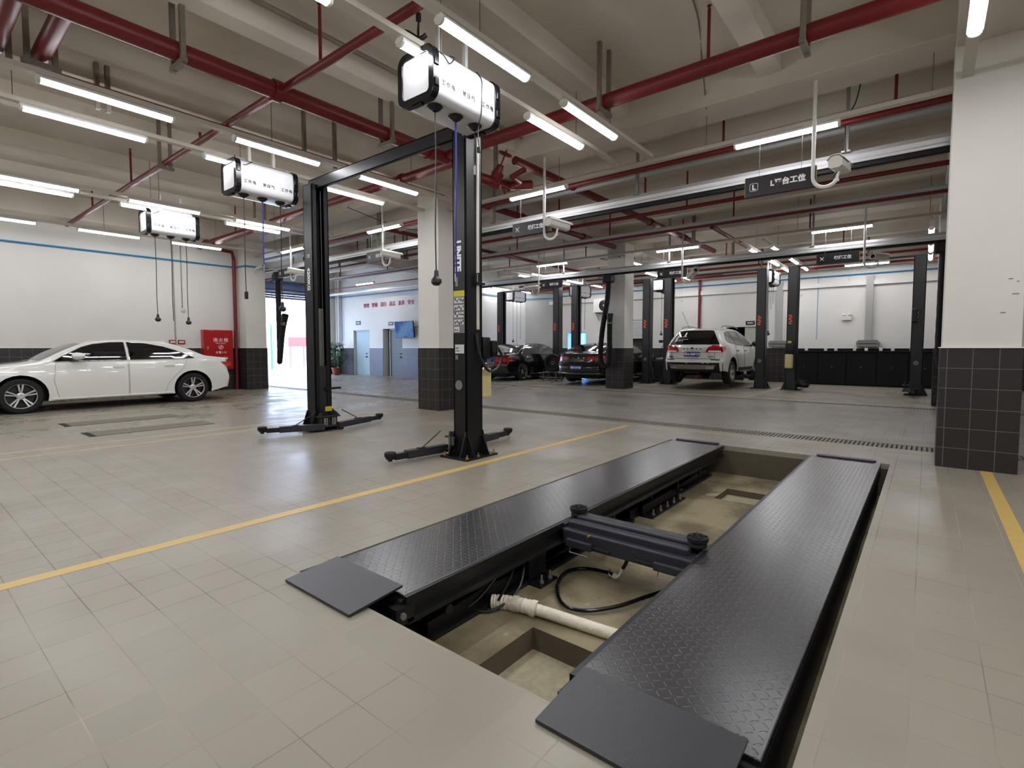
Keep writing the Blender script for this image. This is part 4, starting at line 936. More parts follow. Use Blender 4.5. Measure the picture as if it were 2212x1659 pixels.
# far lifts
def far_lift(xa, xb, y, label, carz, arms):
    t = thing('two_post_lift', label, 'car lift', ((xa+xb)/2, y, 0), 0, 'two-post lifts in the far bays')
    X = (xb-xa)/2
    c1, b1, i1 = column(t, -X-.13, 0, 1, 3.66, .27, .3, True, M_liftgrey); c2, b2, i2 = column(t, X+.13, 0, -1, 3.66, .27, .3, True, M_liftgrey)
    m = MB(); m.box(-X-.1, X+.1, -.03, .03, 3.64, 3.7); m.build('overhead_beam', M_black, t)
    carriage(t, i1, 0, 1, carz, carz+.5, False, M_black); carriage(t, i2, 0, -1, carz, carz+.5, False, M_black)
    for (s, q, ex, ey) in arms: arm(t, (s*(X-.2), q*.1), (s*ex, ey), carz+.1, carz+.05, M_black)
    for c, x0 in ((c1, -X-.13), (c2, X+.13-.27)):
        m = MB()
        for k in range(5): m.rbox((x0+.09+.012*(k % 2), -.152, 1.98+.06*k), (.09, .004, .035), Matrix.Rotation(-.3 if k % 2 else .35, 3, 'Y'))
        m.build('orange_decal', M_orange, c)
        m = MB(); m.lathe([(0,0),(.06,0),(.06,.004),(0,.004)], (x0+.13, -.151, .86), (0,-1,0), 20); m.build('round_cover', M_greylabel, c)
    return t
F1 = far_lift(-14.55, -11.6, 17.35, 'far two-post lift standing around the black saloon', .12, ((1,-1,.7,-.9),(1,1,.7,1),(-1,-1,.7,-.9),(-1,1,.7,1)))
F2 = far_lift(-10.75, -7.77, 17.35, 'far two-post lift holding the black coupe', .12, ((1,-1,.7,-.9),(1,1,.7,1),(-1,-1,.7,-.9),(-1,1,.7,1)))
F3 = far_lift(-7.0, -4.02, 17.35, 'far two-post lift raising the white SUV', .3, ((1,-1,.62,-.7),(1,1,.62,.9),(-1,-1,.62,-.7),(-1,1,.62,.9)))
F4 = far_lift(-3.17, -.21, 17.35, 'far empty two-post lift before the black workbench', .1, ((1,-1,1.5,-1.0),(1,1,1.4,1.1),(-1,-1,.95,-.6),(-1,1,1.3,1.1)))
m = MB(); m.rbox((-1.5, -.27, .86), (.2, .18, .42), b=.03); m.build('oil_tank', M_tank, F4)
m = MB(); m.rbox((-1.5, -.26, 1.25), (.2, .18, .3), b=.03); m.cyl((-1.5,-.26,1.05),(-1.5,-.26,1.15),.07,12); p = m.build('power_unit', M_black, F4)
m = MB(); m.box(-1.54, -1.44, -.30, -.29, 1.40, 1.46); m.build('warning_label', M_ylabel, F4)
m = MB(); m.rbox((1.4, -.2, 2.1), (.12,.12,.35), b=.02); m.build('control_box', M_black, F4)
# floor jack at the foot of the empty lift
def trolley_jack(x, y, rz, label):
    t = thing('trolley_jack', label, 'jack', (x, y, 0), rz, 'trolley jacks')
    m = MB()
    for s in (-1, 1): m.prism([(-.3,.03),(.28,.03),(.3,.1),(.1,.16),(-.25,.13)], s*.1-.006, s*.1+.006, 'y')
    m.rbox((0,0,.08), (.3,.16,.06)); m.build('frame', M_liftgrey, t)
    m = MB(); m.rbox((-.08,0,.16), (.42,.07,.05), Matrix.Rotation(R(-10), 3, 'Y')); m.lathe([(0,0),(.06,0),(.06,.03),(0,.03)], (-.26,0,.2), (0,0,1), 16); m.build('lift_arm', M_steel, t)
    for (a, b) in ((-.25,-.12),(-.25,.12),(.25,-.13),(.25,.13)): m = MB(); m.cyl((a, b-.02, .04), (a, b+.02, .04), .04, 16); m.build('wheel', M_steel, t)
    m = MB(); m.tube([(.22,0,.14),(.62,0,.2)], .014, 8); m.build('handle', M_black, t)
#trolley_jack(-2.75, 16.75, R(25), 'steel trolley jack at the left column of the empty far lift')
#trolley_jack(-.5, 16.6, R(70), 'steel trolley jack at the right column of the empty far lift')
# ================= CARS =================
def smooth_lerp(a, b, t): t = max(0, min(1, t)); t = t*t*(3-2*t); return a+(b-a)*t
def dense(poly, st=.06, closed=True):
    o = []; n = len(poly)
    for i in range(n if closed else n-1):
        a, b = poly[i], poly[(i+1) % n]; k = max(1, int(math.hypot(b[0]-a[0], b[1]-a[1])/st))
        o += [(a[0]+(b[0]-a[0])*j/k, a[1]+(b[1]-a[1])*j/k) for j in range(k)]
    return o if closed else o+[poly[-1]]
class Car:
    """local frame: x forward, y left, z up, wheels on z=0"""
    def __init__(s, top, sill, wf, wr, rw, hw, belt, xr, xf, roofk=.62, paint=None, arch=.065, rear_curve=.16, front_curve=.35, bump_z=(.2, .2)):
        s.hw, s.belt, s.xr, s.xf, s.k = hw, belt, xr, xf, roofk
        s.wf, s.wr, s.rw, s.arch = wf, wr, rw, arch
        C = crom([(x, z, 0) for x, z in top], 5); s.C = [(p.x, p.y) for p in C]
        s.rc, s.fc, s.sill = rear_curve, front_curve, sill
        n = len(s.C); s.N = []
        for i in range(n):
            a = s.C[max(i-1, 0)]; b = s.C[min(i+1, n-1)]; dx, dz = b[0]-a[0], b[1]-a[1]; l = math.hypot(dx, dz) or 1
            s.N.append((dz/l, -dx/l))      # inward normal for a rear->front path over the top
        s.E = []
        for i in range(n):
            x, z = s.C[i]; ix, iz = s.N[i]
            f = (x-xr)/(xf-xr); rr = .05
            wx = s.rc*max(0, 1-abs(ix*-1+0))  # placeholder
            rear = max(0, 1-f/.16); front = max(0, 1-(1-f)/.2)
            low = smooth_lerp(1, .45, (z-belt)/.45)
            ex = x+rr*.8*ix+(s.rc*abs(ix)*rear*low)*(1 if ix > 0 else 1)-(s.fc*abs(ix)*front*low if ix < 0 else 0)
            s.E.append((ex, z+rr*iz*.9))
    def sy(s, x, z):
        f = (x-s.xr)/(s.xf-s.xr); w = s.hw
        w *= 1-.10*max(0, (f-.72)/.28)**2-.09*max(0, (.22-f)/.22)**2
        zm = s.belt*.62
        if z < zm: w *= 1-.05*((zm-z)/zm)**2
        elif z < s.belt: w *= 1-.045*((z-zm)/(s.belt-zm))**1.6
        else: w = w*.955-s.k*(z-s.belt)*(.68+.8*(z-s.belt))
        return w
    def P(s, si, t, off=0.0):
        """strip point; si in 0..1 along the top path, t in -1..1"""
        n = len(s.C)-1; q = max(0, min(n-1e-6, si*n)); i = int(q); f = q-i
        L = lambda A: (A[i][0]*(1-f)+A[i+1][0]*f, A[i][1]*(1-f)+A[i+1][1]*f)
        c, e, nn = L(s.C), L(s.E), L(s.N); a = abs(t); g = .45*a*a+.55*(1-math.sqrt(max(0, 1-a**8)))
        if a >= .9999: g = 1
        x, z = c[0]+(e[0]-c[0])*g, c[1]+(e[1]-c[1])*g
        return (x-nn[0]*off, t*s.sy(e[0], e[1]), z-nn[1]*off)
    def si(s, x, upper=True):
        """strip parameter where the path passes x (first from rear) """
        n = len(s.C)-1
        for i in range(n):
            if s.C[i][0] <= x < s.C[i+1][0]: return (i+(x-s.C[i][0])/(s.C[i+1][0]-s.C[i][0]))/n
        return 1.0
    def siz(s, z, rear=True):
        n = len(s.C)-1; rng = range(n) if rear else range(n-1, -1, -1)
        for i in rng:
            z0, z1 = s.C[i][1], s.C[i+1][1]
            if min(z0, z1) <= z <= max(z0, z1) and z0 != z1: return (i+(z-z0)/(z1-z0))/n
        return 0
    def outline(s):
        o = list(s.E); sl = s.sill
        R_ = s.rw+s.arch
        x0, z0 = s.E[0]; x1, z1 = s.E[-1]
        bot = []
        for wx in (s.wf, s.wr):
            a0 = math.asin(max(-1, min(1, (sl-s.rw)/R_)))
            for k in range(15):
                a = a0+(PI-2*a0)*k/14; bot.append((wx+R_*math.cos(a), s.rw+R_*math.sin(a)))
        return o+bot
    def side(s, m, poly, off, q, step=.07):
        poly = dense(poly)
        xs = [p[0] for p in poly]; zs = [p[1] for p in poly]; pts = [Vector(p) for p in poly]; n = len(pts)
        inner = []
        x = min(xs)+step/2
        while x < max(xs):
            z = min(zs)+step/2
            while z < max(zs): 
                # keep interior points away from the boundary
                ins = False; j = n-1; dmin = 9
                for i in range(n):
                    a, b = poly[i], poly[j]
                    if (a[1] > z) != (b[1] > z) and x < (b[0]-a[0])*(z-a[1])/(b[1]-a[1])+a[0]: ins = not ins
                    dx, dz = b[0]-a[0], b[1]-a[1]; l2 = dx*dx+dz*dz or 1e-9; tt = max(0, min(1, ((x-a[0])*dx+(z-a[1])*dz)/l2))
                    dmin = min(dmin, math.hypot(a[0]+tt*dx-x, a[1]+tt*dz-z)); j = i
                if ins and dmin > step*.35: inner.append(Vector((x, z)))
                z += step
            x += step
        v, e, f, *_ = delaunay_2d_cdt(pts+inner, [(i, (i+1) % n) for i in range(n)], [list(range(n))], 1, 1e-5)
        m.add([(p.x, q*(s.sy(p.x, p.y)+off), p.y) for p in v], [tuple(t) for t in f], True)
    def body(s, name, mm, parent):
        m = MB(); n = len(s.C)-1
        ts = [-1, -.985, -.96, -.92, -.86, -.78, -.66, -.5, -.3, -.1, .1, .3, .5, .66, .78, .86, .92, .96, .985, 1]
        m.add([s.P(i/n, t) for i in range(n+1) for t in ts], [(i*20+j, (i+1)*20+j, (i+1)*20+j+1, i*20+j+1) for i in range(n) for j in range(19)], True)
        ol = s.outline()
        for q in (-1, 1): s.side(m, ol, 0, q)
        o = m.build(name, mm, parent, recalc=False, sharp=50)
        bm = bmesh.new(); bm.from_mesh(o.data); bmesh.ops.remove_doubles(bm, verts=bm.verts, dist=.0015); bmesh.ops.recalc_face_normals(bm, faces=bm.faces); bm.to_mesh(o.data); bm.free()
        # arch lips and dark underbody
        m = MB(); r = s.rw+s.arch
        for wx in (s.wf, s.wr):
            for q in (-1, 1):
                vs = []; 
                for k in range(17):
                    a = PI*k/16-.0; x, z = wx+r*math.cos(a), s.rw+r*math.sin(a); y = s.sy(x, z)-.004
                    vs += [(x, q*y, z), (x, q*(y-.22), z)]
                m.add(vs, [(2*k, 2*k+1, 2*k+3, 2*k+2) for k in range(16)], True)
        x0, x1 = s.xr+.35, s.xf-.35
        m.box(x0, x1, -s.hw+.26, s.hw-.26, s.sill-.02, s.belt-.1)
        # floor pan between the wheels
        m.box(s.wr+r, s.wf-r, -s.hw+.1, s.hw-.1, s.sill-.01, s.sill+.1)
        m.build('underbody', M_dark, parent, recalc=False)
        return o
    def patch(s, m, a, b, ta, tb, off, nu=10, nv=10, ta2=None, tb2=None):
        ta2 = ta if ta2 is None else ta2; tb2 = tb if tb2 is None else tb2
        def f(u, v):
            t0 = ta+(ta2-ta)*u; t1 = tb+(tb2-tb)*u
            return s.P(a+(b-a)*u, t0+(t1-t0)*v, off)
        return m.grid(f, nu, nv)
    def seamline(s, m, pts, q, r=.004, off=.004): m.tube([(x, q*(s.sy(x, z)+off), z) for x, z in dense(pts, .06, False)], r, 5)
def wheel(parent, x, y, z, r, q, rimm, spokes=5, double=True, style='alloy', steer=0.0):
    """q=+1: outer face towards +y"""
    w = .225
    m = MB(); prof = [(r*.68,-w*.42),(r*.72,-w*.5),(r*.9,-w*.5),(r*.97,-w*.42),(r,-w*.3),(r,w*.3),(r*.97,w*.42),(r*.9,w*.5),(r*.72,w*.5),(r*.68,w*.42)]
    m.lathe(prof, (0,0,0), (0,q,0), 36); t = m.build('tyre', M_rubber, parent, loc=(x, y, z)); t.rotation_euler = (0, 0, steer)
    m = MB(); m.lathe([(r*.69,-w*.45),(r*.66,0),(r*.66,w*.3),(r*.70,w*.47),(r*.72,w*.49)], (0,0,0), (0,q,0), 36)
    m.build('rim_barrel', M_steel if style == 'alloy' else M_blackg, t)
    if double: m = MB(); m.lathe([(r*.66,w*.36),(r*.70,w*.47),(r*.72,w*.49)], (0,0,0), (0,q,0), 36); m.build('rim_lip', rimm, t)
    m = MB(); m.lathe([(0,-.02),(r*.64,-.02)], (0,0,0), (0,q,0), 24); m.lathe([(.1*r/.33,.05),(.1*r/.33,.0)], (0,0,0),(0,q,0),16); m.build('brake_disc', M_liftgrey, t)
    m = MB()
    for k in range(spokes):
        for dd in ((-.15, .15) if double else (0,)):
            a = 2*PI*k/spokes+PI/2+dd
            c, sn = math.cos(a), math.sin(a); px, pz = -sn, c
            w0, w1 = (.010, .015) if double else (.035, .055)
            pts = []
            for rr, ww, yy in ((r*.18, w0, w*.3), (r*.68, w1, w*.42)):
                for sg in (-1, 1):
                    for yz in (yy, yy-.035): pts.append((c*rr+px*ww*sg, q*yz, sn*rr+pz*ww*sg))
            m.add(pts, [(0,2,6,4),(1,5,7,3),(0,4,5,1),(2,3,7,6),(0,1,3,2),(4,6,7,5)])
    m.lathe([(0,w*.36),(r*.14,w*.35),(r*.2,w*.28),(r*.2,0)], (0,0,0), (0,q,0), 20)
    m.build('spokes', rimm, t)
    return t

M_rimdark = mat('machined_rim', (205, 205, 205), .3, metal=.4)
# ---- white saloon on the left ----
sed = thing('saloon_car', 'white four-door saloon parked in front of the left wall', 'car', (-14.25, 3.2, 0), R(-90))
top = [(-2.40,.30),(-2.43,.42),(-2.45,.55),(-2.41,.70),(-2.38,.86),(-2.40,.99),(-2.30,1.035),(-2.0,1.075),(-1.80,1.11),(-1.45,1.27),(-1.15,1.375),(-.8,1.425),(-.3,1.445),(.1,1.43),(.45,1.37),(.8,1.22),(1.15,1.03),(1.32,.985),(1.6,.95),(1.95,.89),(2.2,.80),(2.36,.66),(2.41,.48),(2.38,.30),(2.30,.22)]
ws, wfx = -1.50, 1.45
car = Car(top, .22, wfx, ws, .335, .925, .955, -2.45, 2.41, .60)
car.body('body', M_carwhite, sed)
def both(fn):
    for q in (-1, 1): fn(q)
def glass(car, polys, parent, mm, trim=None):
    for q in (-1, 1):
        for poly in polys:
            m = MB(); car.side(m, poly, .004, q, .09); g = m.build('side_window', mm, parent)
            if trim: 
                m = MB(); m.tube([(x, q*(car.sy(x, z)+.006), z) for x, z in dense(poly)], .006, 6, closed=True); m.build('window_trim', trim, g)
fw_ = [(.98,.985),(.80,1.10),(.5,1.27),(.3,1.335),(.0,1.375),(-.24,1.38),(-.24,1.0)]
rw_ = [(-.29,1.0),(-.29,1.38),(-.6,1.36),(-.95,1.29),(-1.2,1.2),(-1.5,1.055),(-1.56,1.02)]
glass(car, [fw_, rw_], sed, M_glass, M_chrome)
m = MB(); car.patch(m, car.si(.5), car.si(1.17), -.86, .86, .004, ta2=-.9, tb2=.9); m.build('windscreen', M_glassgrey, sed)
m = MB(); car.patch(m, car.si(-1.78), car.si(-1.22), -.86, .86, .004, ta2=-.84, tb2=.84); m.build('rear_window', M_glassgrey, sed)
fd = [(.93,.97),(-.25,.985),(-.24,.27),(.9,.27),(.97,.6)]
rd = [(-.27,.985),(-1.4,1.0),(-1.3,.80),(-1.12,.62),(-.98,.45),(-.93,.27),(-.26,.27)]
for q in (-1, 1):
    for poly in (fd, rd):
        m = MB(); car.side(m, poly, .003, q, .12); d = m.build('door', M_carwhite, sed)
        m = MB(); car.seamline(m, poly+[poly[0]], q, .0022, .004); m.build('door_seam', M_textk, d)
        hx = -.08 if poly is fd else -1.02
        m = MB(); z = .86; y = car.sy(hx, z)
        m.tube([(hx-.1, q*(y+.008), z), (hx-.04, q*(y+.03), z+.004), (hx+.04, q*(y+.03), z+.004), (hx+.1, q*(y+.008), z)], .011, 8); m.build('door_handle', M_carwhite, d)
    m = MB(); car.side(m, [(-2.36,.93),(-2.39,.84),(-2.25,.80),(-2.13,.92)], .006, q, .1); m.build('tail_light', M_tail, sed)
    m = MB(); car.side(m, [(2.1,.74),(2.3,.66),(2.28,.60),(2.08,.66)], .006, q, .1); m.build('head_light', M_glassgrey, sed)
    m = MB(); m.M = Matrix.Translation((.60, q*(car.sy(.62,1.0)+.14), 1.09)) @ Matrix.Rotation(q*-.15, 4, 'Z')
    m.lathe([(0,-.11),(.045,-.10),(.075,-.05),(.085,.03),(.06,.09),(0,.11)], (0,0,0), (1,0,.0), 14); m.M = m.M @ Matrix.Scale(1, 4)
    mir = m.build('wing_mirror', M_carwhite, sed)
    yc = q*(car.sy(.62,1.0)+.14)
    for v in mir.data.vertices: v.co.y = yc+(v.co.y-yc)*1.3; v.co.z = 1.09+(v.co.z-1.09)*.9
    m = MB(); m.tube([(.72, q*(car.sy(.72,1.0)-.03), 1.0), (.62, q*(car.sy(.62,1)+.13), 1.03)], .03, 8); m.build('mirror_stalk', M_blackg, mir)
    m = MB(); m.tube([(x, q*(car.sy(x,.25)+.004), .25-.0*x) for x in (-1.05, -.5, 0, .5, 1.0)], .022, 8); m.build('sill_trim', M_carwhite, sed)
    m = MB(); car.side(m, [(-2.3,.3),(-2.42,.5),(-2.4,.36),(-2.2,.24)], .008, q, .1); m.build('diffuser_trim', M_blackg, sed)
    for wx in (wfx, ws): wheel(sed, wx, q*.80, .335, .335, q, M_rimdark, style='black')
m = MB(); m.add([(-1.05,0,1.40),(-1.25,-.01,1.375),(-1.25,.01,1.375),(-1.2,0,1.45)], [(0,1,3),(0,3,2),(1,2,3)]); m.build('antenna_fin', M_carwhite, sed)
m = MB(); m.box(-2.47, -2.44, -.24, .24, .52, .65); m.build('number_plate', M_plate, sed)

# ---- white SUV on the far lift ----
suv = thing('suv_car', 'white SUV raised on a far two-post lift, seen from behind', 'car', (-5.5, 17.75, .2), R(90))
top = [(-2.30,.36),(-2.36,.50),(-2.38,.62),(-2.33,.74),(-2.31,.95),(-2.28,1.06),(-2.20,1.16),(-2.08,1.36),(-1.93,1.56),(-1.84,1.63),(-1.5,1.665),(-.8,1.69),(-.2,1.68),(.25,1.62),(.75,1.40),(1.15,1.14),(1.35,1.08),(1.8,1.02),(2.1,.93),(2.27,.78),(2.32,.55),(2.26,.34)]
car = Car(top, .34, 1.40, -1.36, .36, .93, 1.08, -2.38, 2.32, .52, rear_curve=.22)
car.body('body', M_carwhite, suv)
g1 = [(.95,1.12),(.6,1.36),(.2,1.55),(-.1,1.60),(-.12,1.14)]; g2 = [(-.18,1.14),(-.16,1.605),(-.9,1.595),(-.92,1.17)]; g3 = [(-.98,1.175),(-.97,1.59),(-1.45,1.52),(-1.7,1.3),(-1.62,1.24)]
glass(car, [g1, g2, g3], suv, M_glassgrey, M_chrome)
a, b = car.siz(1.16), car.siz(1.585)
m = MB(); car.patch(m, a, b, -.90, .90, .006, ta2=-.82, tb2=.82); rg = m.build('rear_window', M_glass, suv)
m = MB()
random.seed(3)
for i, (v0, v1, w) in enumerate(((.25,.285,.3),(.34,.365,.42),(.5,.53,.36))):
    for k in range(5):
        t0 = .72-.1*k; 
        if .72-.1*k < .72-w: continue
        car.patch(m, a+(b-a)*v0, a+(b-a)*v1, t0-.07, t0, .008, 1, 1)
car.patch(m, a+(b-a)*.2, a+(b-a)*.75, .71, .76, .008, 4, 1); car.patch(m, a+(b-a)*.55, a+(b-a)*.8, .40, .47, .008, 3, 1)
m.build('window_sticker', M_text, rg)
m = MB(); car.patch(m, car.si(.3), car.si(1.13), -.84, .84, .004, ta2=-.9, tb2=.9); m.build('windscreen', M_glassgrey, suv)
for q in (-1, 1):
    m = MB(); A, B = car.siz(.94), car.siz(1.14)
    car.patch(m, A, A+(B-A)*.55, q*.47, q*.985, .012, 4, 8, ta2=q*.52, tb2=q*.985); car.patch(m, A+(B-A)*.55, B, q*.52, q*.985, .012, 4, 8, ta2=q*.68, tb2=q*.97)
    tl = m.build('tail_light', M_tail, suv)
    m = MB(); car.side(m, [(-2.17,.97),(-2.16,1.11),(-1.98,1.10),(-1.92,1.04),(-2.02,.975)], .01, q, .08); m.build('side_lens', M_tail, tl)
    m = MB(); car.patch(m, A+.0005, A+(B-A)*.12, q*.55, q*.93, .015, 1, 6); m.build('reversing_lens', M_text, tl)
    for poly, hx in (([(.9,1.1),(-.12,1.12),(-.12,.4),(.85,.4),(.93,.7)], .02), ([(-.15,1.12),(-1.0,1.15),(-.98,.85),(-.85,.6),(-.82,.4),(-.15,.4)], -.85)):
        m = MB(); car.side(m, poly, .003, q, .14); d = m.build('door', M_carwhite, suv)
        m = MB(); car.seamline(m, poly+[poly[0]], q, .0025); m.build('door_seam', M_textk, d)
        y = car.sy(hx, .97); m = MB(); m.tube([(hx-.1, q*(y+.008), .97), (hx-.04, q*(y+.03), .975), (hx+.04, q*(y+.03), .975), (hx+.1, q*(y+.008), .97)], .012, 8); m.build('door_handle', M_blackg, d)
    m = MB(); car.side(m, [(-1.6,.40),(-.8,.36),(.8,.36),(.85,.46),(-.85,.47)] if 0 else [(-.82,.345),(.84,.345),(.84,.45),(-.82,.45)], .008, q, .12); m.build('sill_cladding', M_rubber, suv)
    m = MB(); m.tube([(x, q*(car.sy(x,.36)+.05), .34) for x in (-.8, 0, .8)], .03, 8); m.build('side_step', M_chrome, suv)
    m = MB(); m.lathe([(0,-.09),(.05,-.08),(.085,-.02),(.085,.03),(.05,.08),(0,.09)], (.72, q*(car.sy(.75,1.15)+.14), 1.19), (1,0,0), 14); mi = m.build('wing_mirror', M_blackg, suv)
    m = MB(); m.tube([(.75, q*(car.sy(.75,1.12)-.02), 1.12), (.73, q*(car.sy(.75,1.15)+.1), 1.15)], .025, 8); m.build('mirror_stalk', M_blackg, mi)
    m = MB(); m.tube(crom([(-1.5, q*.60, 1.66), (-1.35, q*.60, 1.72), (-.6, q*.61, 1.745), (.05, q*.60, 1.71), (.15, q*.60, 1.67)], 6), .016, 8); m.build('roof_rail', M_steel, suv)
    m = MB(); A2 = car.siz(.70); car.patch(m, A2, car.siz(.725), q*.62, q*.9, .012, 1, 5); m.build('bumper_reflector', M_textk, suv)
    for wx in (1.40, -1.36): wheel(suv, wx, q*.80, .30, .36, q, M_rimdark, 5, False)
# tailgate seam, black bumper, skid plate, plate, badges
m = MB(); car.patch(m, 0.0, car.siz(.62), -.99, .99, .012, 6, 14); bp = m.build('bumper_cladding', M_rubber, suv)
m = MB(); car.patch(m, car.siz(.43), car.siz(.56), -.72, .72, .03, 3, 10, ta2=-.8, tb2=.8); m.build('skid_plate', M_steel, bp)
for q in (-1, 1): m = MB(); car.patch(m, car.siz(.45), car.siz(.53), q*.5, q*.75, .045, 1, 4); m.build('exhaust_tip', M_chrome, bp)
for t0 in (-.55, -.4, .15): m = MB(); car.patch(m, car.siz(.6), car.siz(.612), t0-.04, t0+.04, .02, 1, 2); m.build('reflector', M_cream, bp)
m = MB()
sa = car.siz(.74); sb = car.siz(.93)
for q in (-1, 1): m.tube([car.P(sa+(sb-sa)*i/4, q*.74, .003) for i in range(5)], .005, 5)
m.tube([car.P(sa, -.74+1.48*i/10, .003) for i in range(11)], .005, 5); m.tube([car.P(sb, -.98+1.96*i/14, .003) for i in range(15)], .005, 5); m.build('tailgate_seam', M_textk, suv)
def plate_at(car, par, z, body, w=.44, h=.14, off=.02, size=.1):
    p = car.P(car.siz(z), 0, off); p2 = car.P(car.siz(z+.06), 0, off); tilt = math.atan2(p2[0]-p[0], p2[2]-p[2])
    m = MB(); m.rbox(p, (.012, w, h), Matrix.Rotation(tilt, 3, 'Y'), b=.004); o = m.build('number_plate', M_plate, par)
    Mx = Matrix.Translation((p[0]-.01, p[1], p[2])) @ Matrix.Rotation(tilt, 4, 'Y') @ Matrix.Rotation(R(-90), 4, 'Z') @ Matrix.Rotation(R(90), 4, 'X')
    text('lettering', body, size, M_text, Mx, o, bold=.002)
plate_at(car, suv, .865, '粤A·G6P19', .46, .15, .02, .095)
m = MB(); m.rbox(car.P(car.siz(1.04), 0, .012), (.012, .08, .05))
for y in (-.22, -.12, .12, .22): 
    p = car.P(car.siz(1.03), y/.75, .01); m.rbox(p, (.01, .035, .03))
m.rbox(car.P(car.siz(.80), .72, .01), (.01, .13, .02)).rbox(car.P(car.siz(.77), .72, .01), (.01, .1, .018)).rbox(car.P(car.siz(.80), -.62, .01), (.01, .16, .018)); m.build('badge', M_liftgrey, suv)
m = MB(); m.tube([(-1.75,.28,1.66),(-2.2,.3,2.1)], .004, 5) if 0 else m.tube([(-1.3,.45,1.68),(-1.55,.6,2.2)], .005, 5); m.build('antenna', M_black, suv)

# ---- black saloon ----
bs = thing('saloon_car', 'black saloon parked far left beside the white wall, seen from behind', 'car', (-13.0, 17.2, 0), R(90))
top = [(-2.50,.28),(-2.57,.42),(-2.59,.58),(-2.54,.74),(-2.50,.92),(-2.46,1.0),(-2.3,1.035),(-2.0,1.06),(-1.80,1.09),(-1.4,1.29),(-1.05,1.41),(-.6,1.455),(-.1,1.465),(.3,1.43),(.65,1.33),(1.05,1.11),(1.25,1.02),(1.7,.99),(2.1,.92),(2.4,.80),(2.52,.6),(2.5,.36),(2.44,.25)]
car = Car(top, .2, 1.62, -1.48, .345, .935, .97, -2.59, 2.52, .58, rear_curve=.2)
car.body('body', M_carblack, bs)
glass(car, [[(1.0,1.02),(.75,1.18),(.4,1.34),(.1,1.39),(-.3,1.405),(-.3,1.02)], [(-.36,1.02),(-.36,1.405),(-.8,1.38),(-1.15,1.28),(-1.5,1.08),(-1.52,1.04)]], bs, M_glassgrey, M_chrome)
m = MB(); car.patch(m, car.si(-1.8), car.si(-1.12), -.88, .88, .005, ta2=-.84, tb2=.84); m.build('rear_window', M_glassgrey, bs)
m = MB(); car.patch(m, car.si(.45), car.si(1.13), -.86, .86, .004); m.build('windscreen', M_glassgrey, bs)
def car_details(car, par, paint, fd, rd, hz, tail_z, tpoly, wheels, r, q_range=(-1, 1), rimm=None, spk=5, dbl=False):
    for q in q_range:
        for poly, hx in ((fd, fd[1][0]+.14), (rd, rd[1][0]+.22)):
            m = MB(); car.side(m, poly, .003, q, .14); d = m.build('door', paint, par)
            m = MB(); car.seamline(m, poly+[poly[0]], q, .0025); m.build('door_seam', M_textk, d)
            y = car.sy(hx, hz); m = MB(); m.tube([(hx-.1, q*(y+.008), hz), (hx-.04, q*(y+.03), hz+.004), (hx+.04, q*(y+.03), hz+.004), (hx+.1, q*(y+.008), hz)], .012, 8); m.build('door_handle', M_chrome if paint is M_carblack else paint, d)
        m = MB(); A, B = car.siz(tail_z[0]), car.siz(tail_z[1]); car.patch(m, A, B, q*tail_z[2], q*.985, .01, 4, 8); tl = m.build('tail_light', M_tail, par)
        m = MB(); car.side(m, tpoly, .008, q, .08); m.build('side_lens', M_tail, tl)
        m = MB(); m.tube([(x, q*(car.sy(x,.25)+.005), .26) for x in (-.95, 0, .95)], .012, 6); m.build('sill_trim', M_chrome, par)
        mx = fd[0][0]-.1; m = MB(); m.lathe([(0,-.08),(.05,-.07),(.075,-.02),(.075,.03),(.05,.07),(0,.08)], (mx, q*(car.sy(mx,1.0)+.13), 1.07), (1,0,0), 14); mi = m.build('wing_mirror', paint, par)
        m = MB(); m.tube([(mx+.03, q*(car.sy(mx,1.0)-.02), 1.0), (mx, q*(car.sy(mx,1.0)+.1), 1.03)], .02, 8); m.build('mirror_stalk', M_blackg, mi)
        for wx in wheels: wheel(par, wx, q*.80, r, r, q, rimm or M_chrome, spk, dbl)
car_details(car, bs, M_carblack, [(.98,.99),(-.32,1.0),(-.3,.27),(1.0,.27)], [(-.34,1.0),(-1.38,1.02),(-1.25,.8),(-1.0,.55),(-.92,.27),(-.33,.27)], .9, (.72,.9,.45), [(-2.42,.74),(-2.38,.92),(-2.2,.93),(-2.1,.84),(-2.25,.75)], (1.62, -1.48), .345, rimm=M_chrome, spk=5, dbl=False)
m = MB(); car.patch(m, car.siz(.62), car.siz(.68), .3, .93, .012, 2, 5); car.patch(m, car.siz(.62), car.siz(.68), -.93, -.3, .012, 2, 5); m.build('bumper_reflector', M_tail, bs)
plate_at(car, bs, .8, '', .44, .13)
m = MB(); m.tube([car.P(car.siz(.70), -.5+1.0*i/8, .012) for i in range(9)], .01, 6); m.build('chrome_strip', M_chrome, bs)

